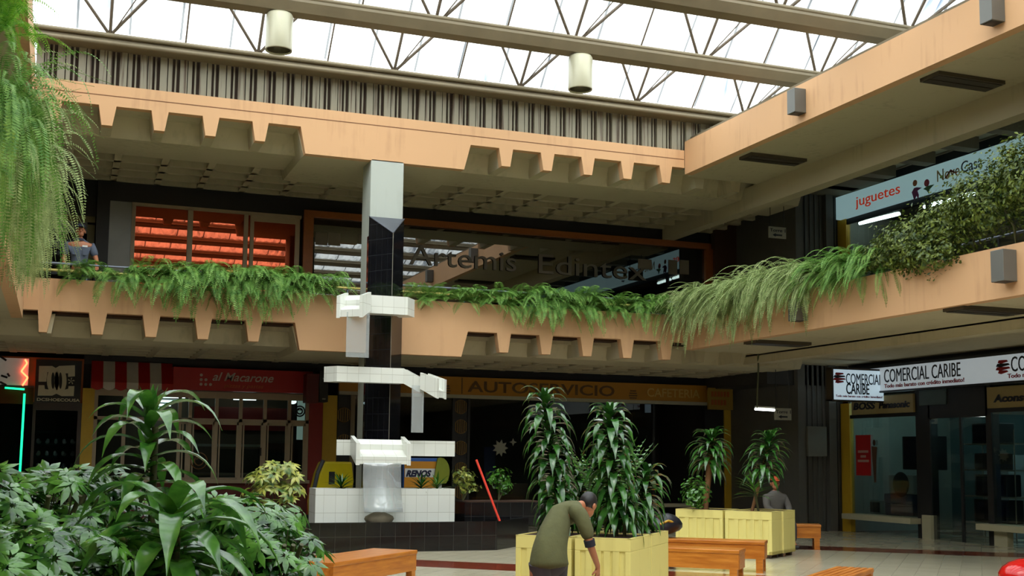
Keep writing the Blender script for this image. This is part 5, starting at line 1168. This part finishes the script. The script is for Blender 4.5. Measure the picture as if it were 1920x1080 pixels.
hc=onY(1103,947,11.12); head(g,hc,(.75,.45,-.5),(.45,.25,.8),off)
# guard
gx=onY(150,460,23.0).x; off=(gx,23.0,4.02); g=thing('person','uniformed guard in slate blue shirt and dark cap at the upper far railing','person',off)
def standing(g,z0,arms,shirt,trou,capm,lean=0,sc=1.0):
    nodes=[(0,0,.95,.13,.10)];ed=[]
    chain(nodes,ed,[(0,0,1.15,.11,.085),(0,-.01,1.36,.12,.085),(0,0,1.48,.06),(0,0,1.54,.052)],0)
    for s,arm in zip((-1,1),arms):
        i=chain(nodes,ed,arm,2); hand(nodes,ed,i,(0,-.6,-.6),(0,-.3,-1),(-s,0,0),1)
    for s in (-1,1): chain(nodes,ed,[(s*.09,0,.86,.09),(s*.11,.0,.5,.06),(s*.12,.02,.09,.04),(s*.13,-.1,.04,.035)],0)
    skinned('body',nodes,ed,SKIN,g)
    nodes=[(0,0,.92,.165,.12)];ed=[]; chain(nodes,ed,[(0,0,1.1,.155,.12),(0,-.01,1.36,.18,.125),(0,0,1.46,.115,.10),(0,0,1.50,.07,.07)],0)
    for arm in arms: chain(nodes,ed,[(*arm[0][:3],.095),(*(Vector(arm[0][:3]).lerp(Vector(arm[1][:3]),.85)),.066)],2)
    skinned('shirt',nodes,ed,shirt,g)
    nodes=[(0,0,.93,.15,.12)];ed=[]
    for s in (-1,1): chain(nodes,ed,[(s*.09,0,.84,.11),(s*.11,.0,.5,.085),(s*.12,.02,.1,.07)],0)
    skinned('trousers',nodes,ed,trou,g)
    for s in (-1,1): link('shoe',MB().ell((s*.125,-.06,.04),.05,.14,.045),BLACK,g)
standing(g,0,([(-.2,0,1.38,.06),(-.27,.0,1.12,.045),(-.25,-.12,.98,.03)],[(.2,0,1.38,.06),(.29,-.05,1.13,.045),(.30,-.2,1.01,.03)]),UNIF,NAVY,NAVY)

head(g,(0,0,1.64),(0.05,-1,-.05),(0,0,1),(0,0,0),NAVY)
link('collar',MB().lathe([(.085,0),(.07,.05),(.06,.05)],(0,-.005,1.45),18),mat('dark_collar',hexc(36,40,54),.8),g); link('name_tag',B(.04,.13,-.135,-.125,1.33,1.36),WHITE,g); link('pocket',MB().box(-.13,-.05,-.135,-.122,1.18,1.28).box(.05,.13,-.135,-.122,1.18,1.28),UNIF,g)
# seated person behind far planters
p=onY(1452,925,19.4); off=(p.x,19.4,0); g=thing('person','person in grey jacket and orange cap sitting behind the far planters','person',off)
nodes=[(0,0,.52,.13,.11)];ed=[]; chain(nodes,ed,[(0,0,.75,.11,.09),(0,-.02,.93,.12,.085),(0,-.02,1.04,.06),(0,-.02,1.09,.05)],0)
for s in (-1,1):
    i=chain(nodes,ed,[(s*.19,-.02,.95,.055),(s*.24,-.12,.74,.045),(s*.12,-.3,.62,.03)],2); hand(nodes,ed,i,(-s*.4,-.8,-.2),(0,0,-1),(0,0,1),1)
    chain(nodes,ed,[(s*.1,-.15,.5,.08),(s*.12,-.42,.47,.06),(s*.12,-.42,.1,.045),(s*.12,-.52,.05,.035)],0)
skinned('body',nodes,ed,SKIN,g)
nodes=[(0,0,.5,.18,.15)];ed=[]; chain(nodes,ed,[(0,0,.75,.17,.14),(0,-.02,.93,.185,.13),(0,-.02,1.03,.12,.1),(0,-.02,1.07,.075)],0)
for s in (-1,1): chain(nodes,ed,[(s*.19,-.02,.93,.095),(s*.24,-.12,.74,.065),(s*.14,-.27,.64,.055)],2)
skinned('jacket',nodes,ed,mat('grey_jacket',hexc(92,88,84),.9),g)
nodes=[(0,0,.5,.16,.13)];ed=[]
for s in (-1,1): chain(nodes,ed,[(s*.1,-.15,.5,.1),(s*.12,-.42,.47,.08),(s*.12,-.42,.12,.065)],0)
skinned('trousers',nodes,ed,TROUS,g)
for s in (-1,1): link('shoe',MB().ell((s*.12,-.48,.04),.05,.13,.045),BLACK,g)
head(g,(0,-.02,1.19),(-.3,-1,-.1),(0,0,1),(0,0,0),mat('orange_cap',hexc(190,80,40),.7))
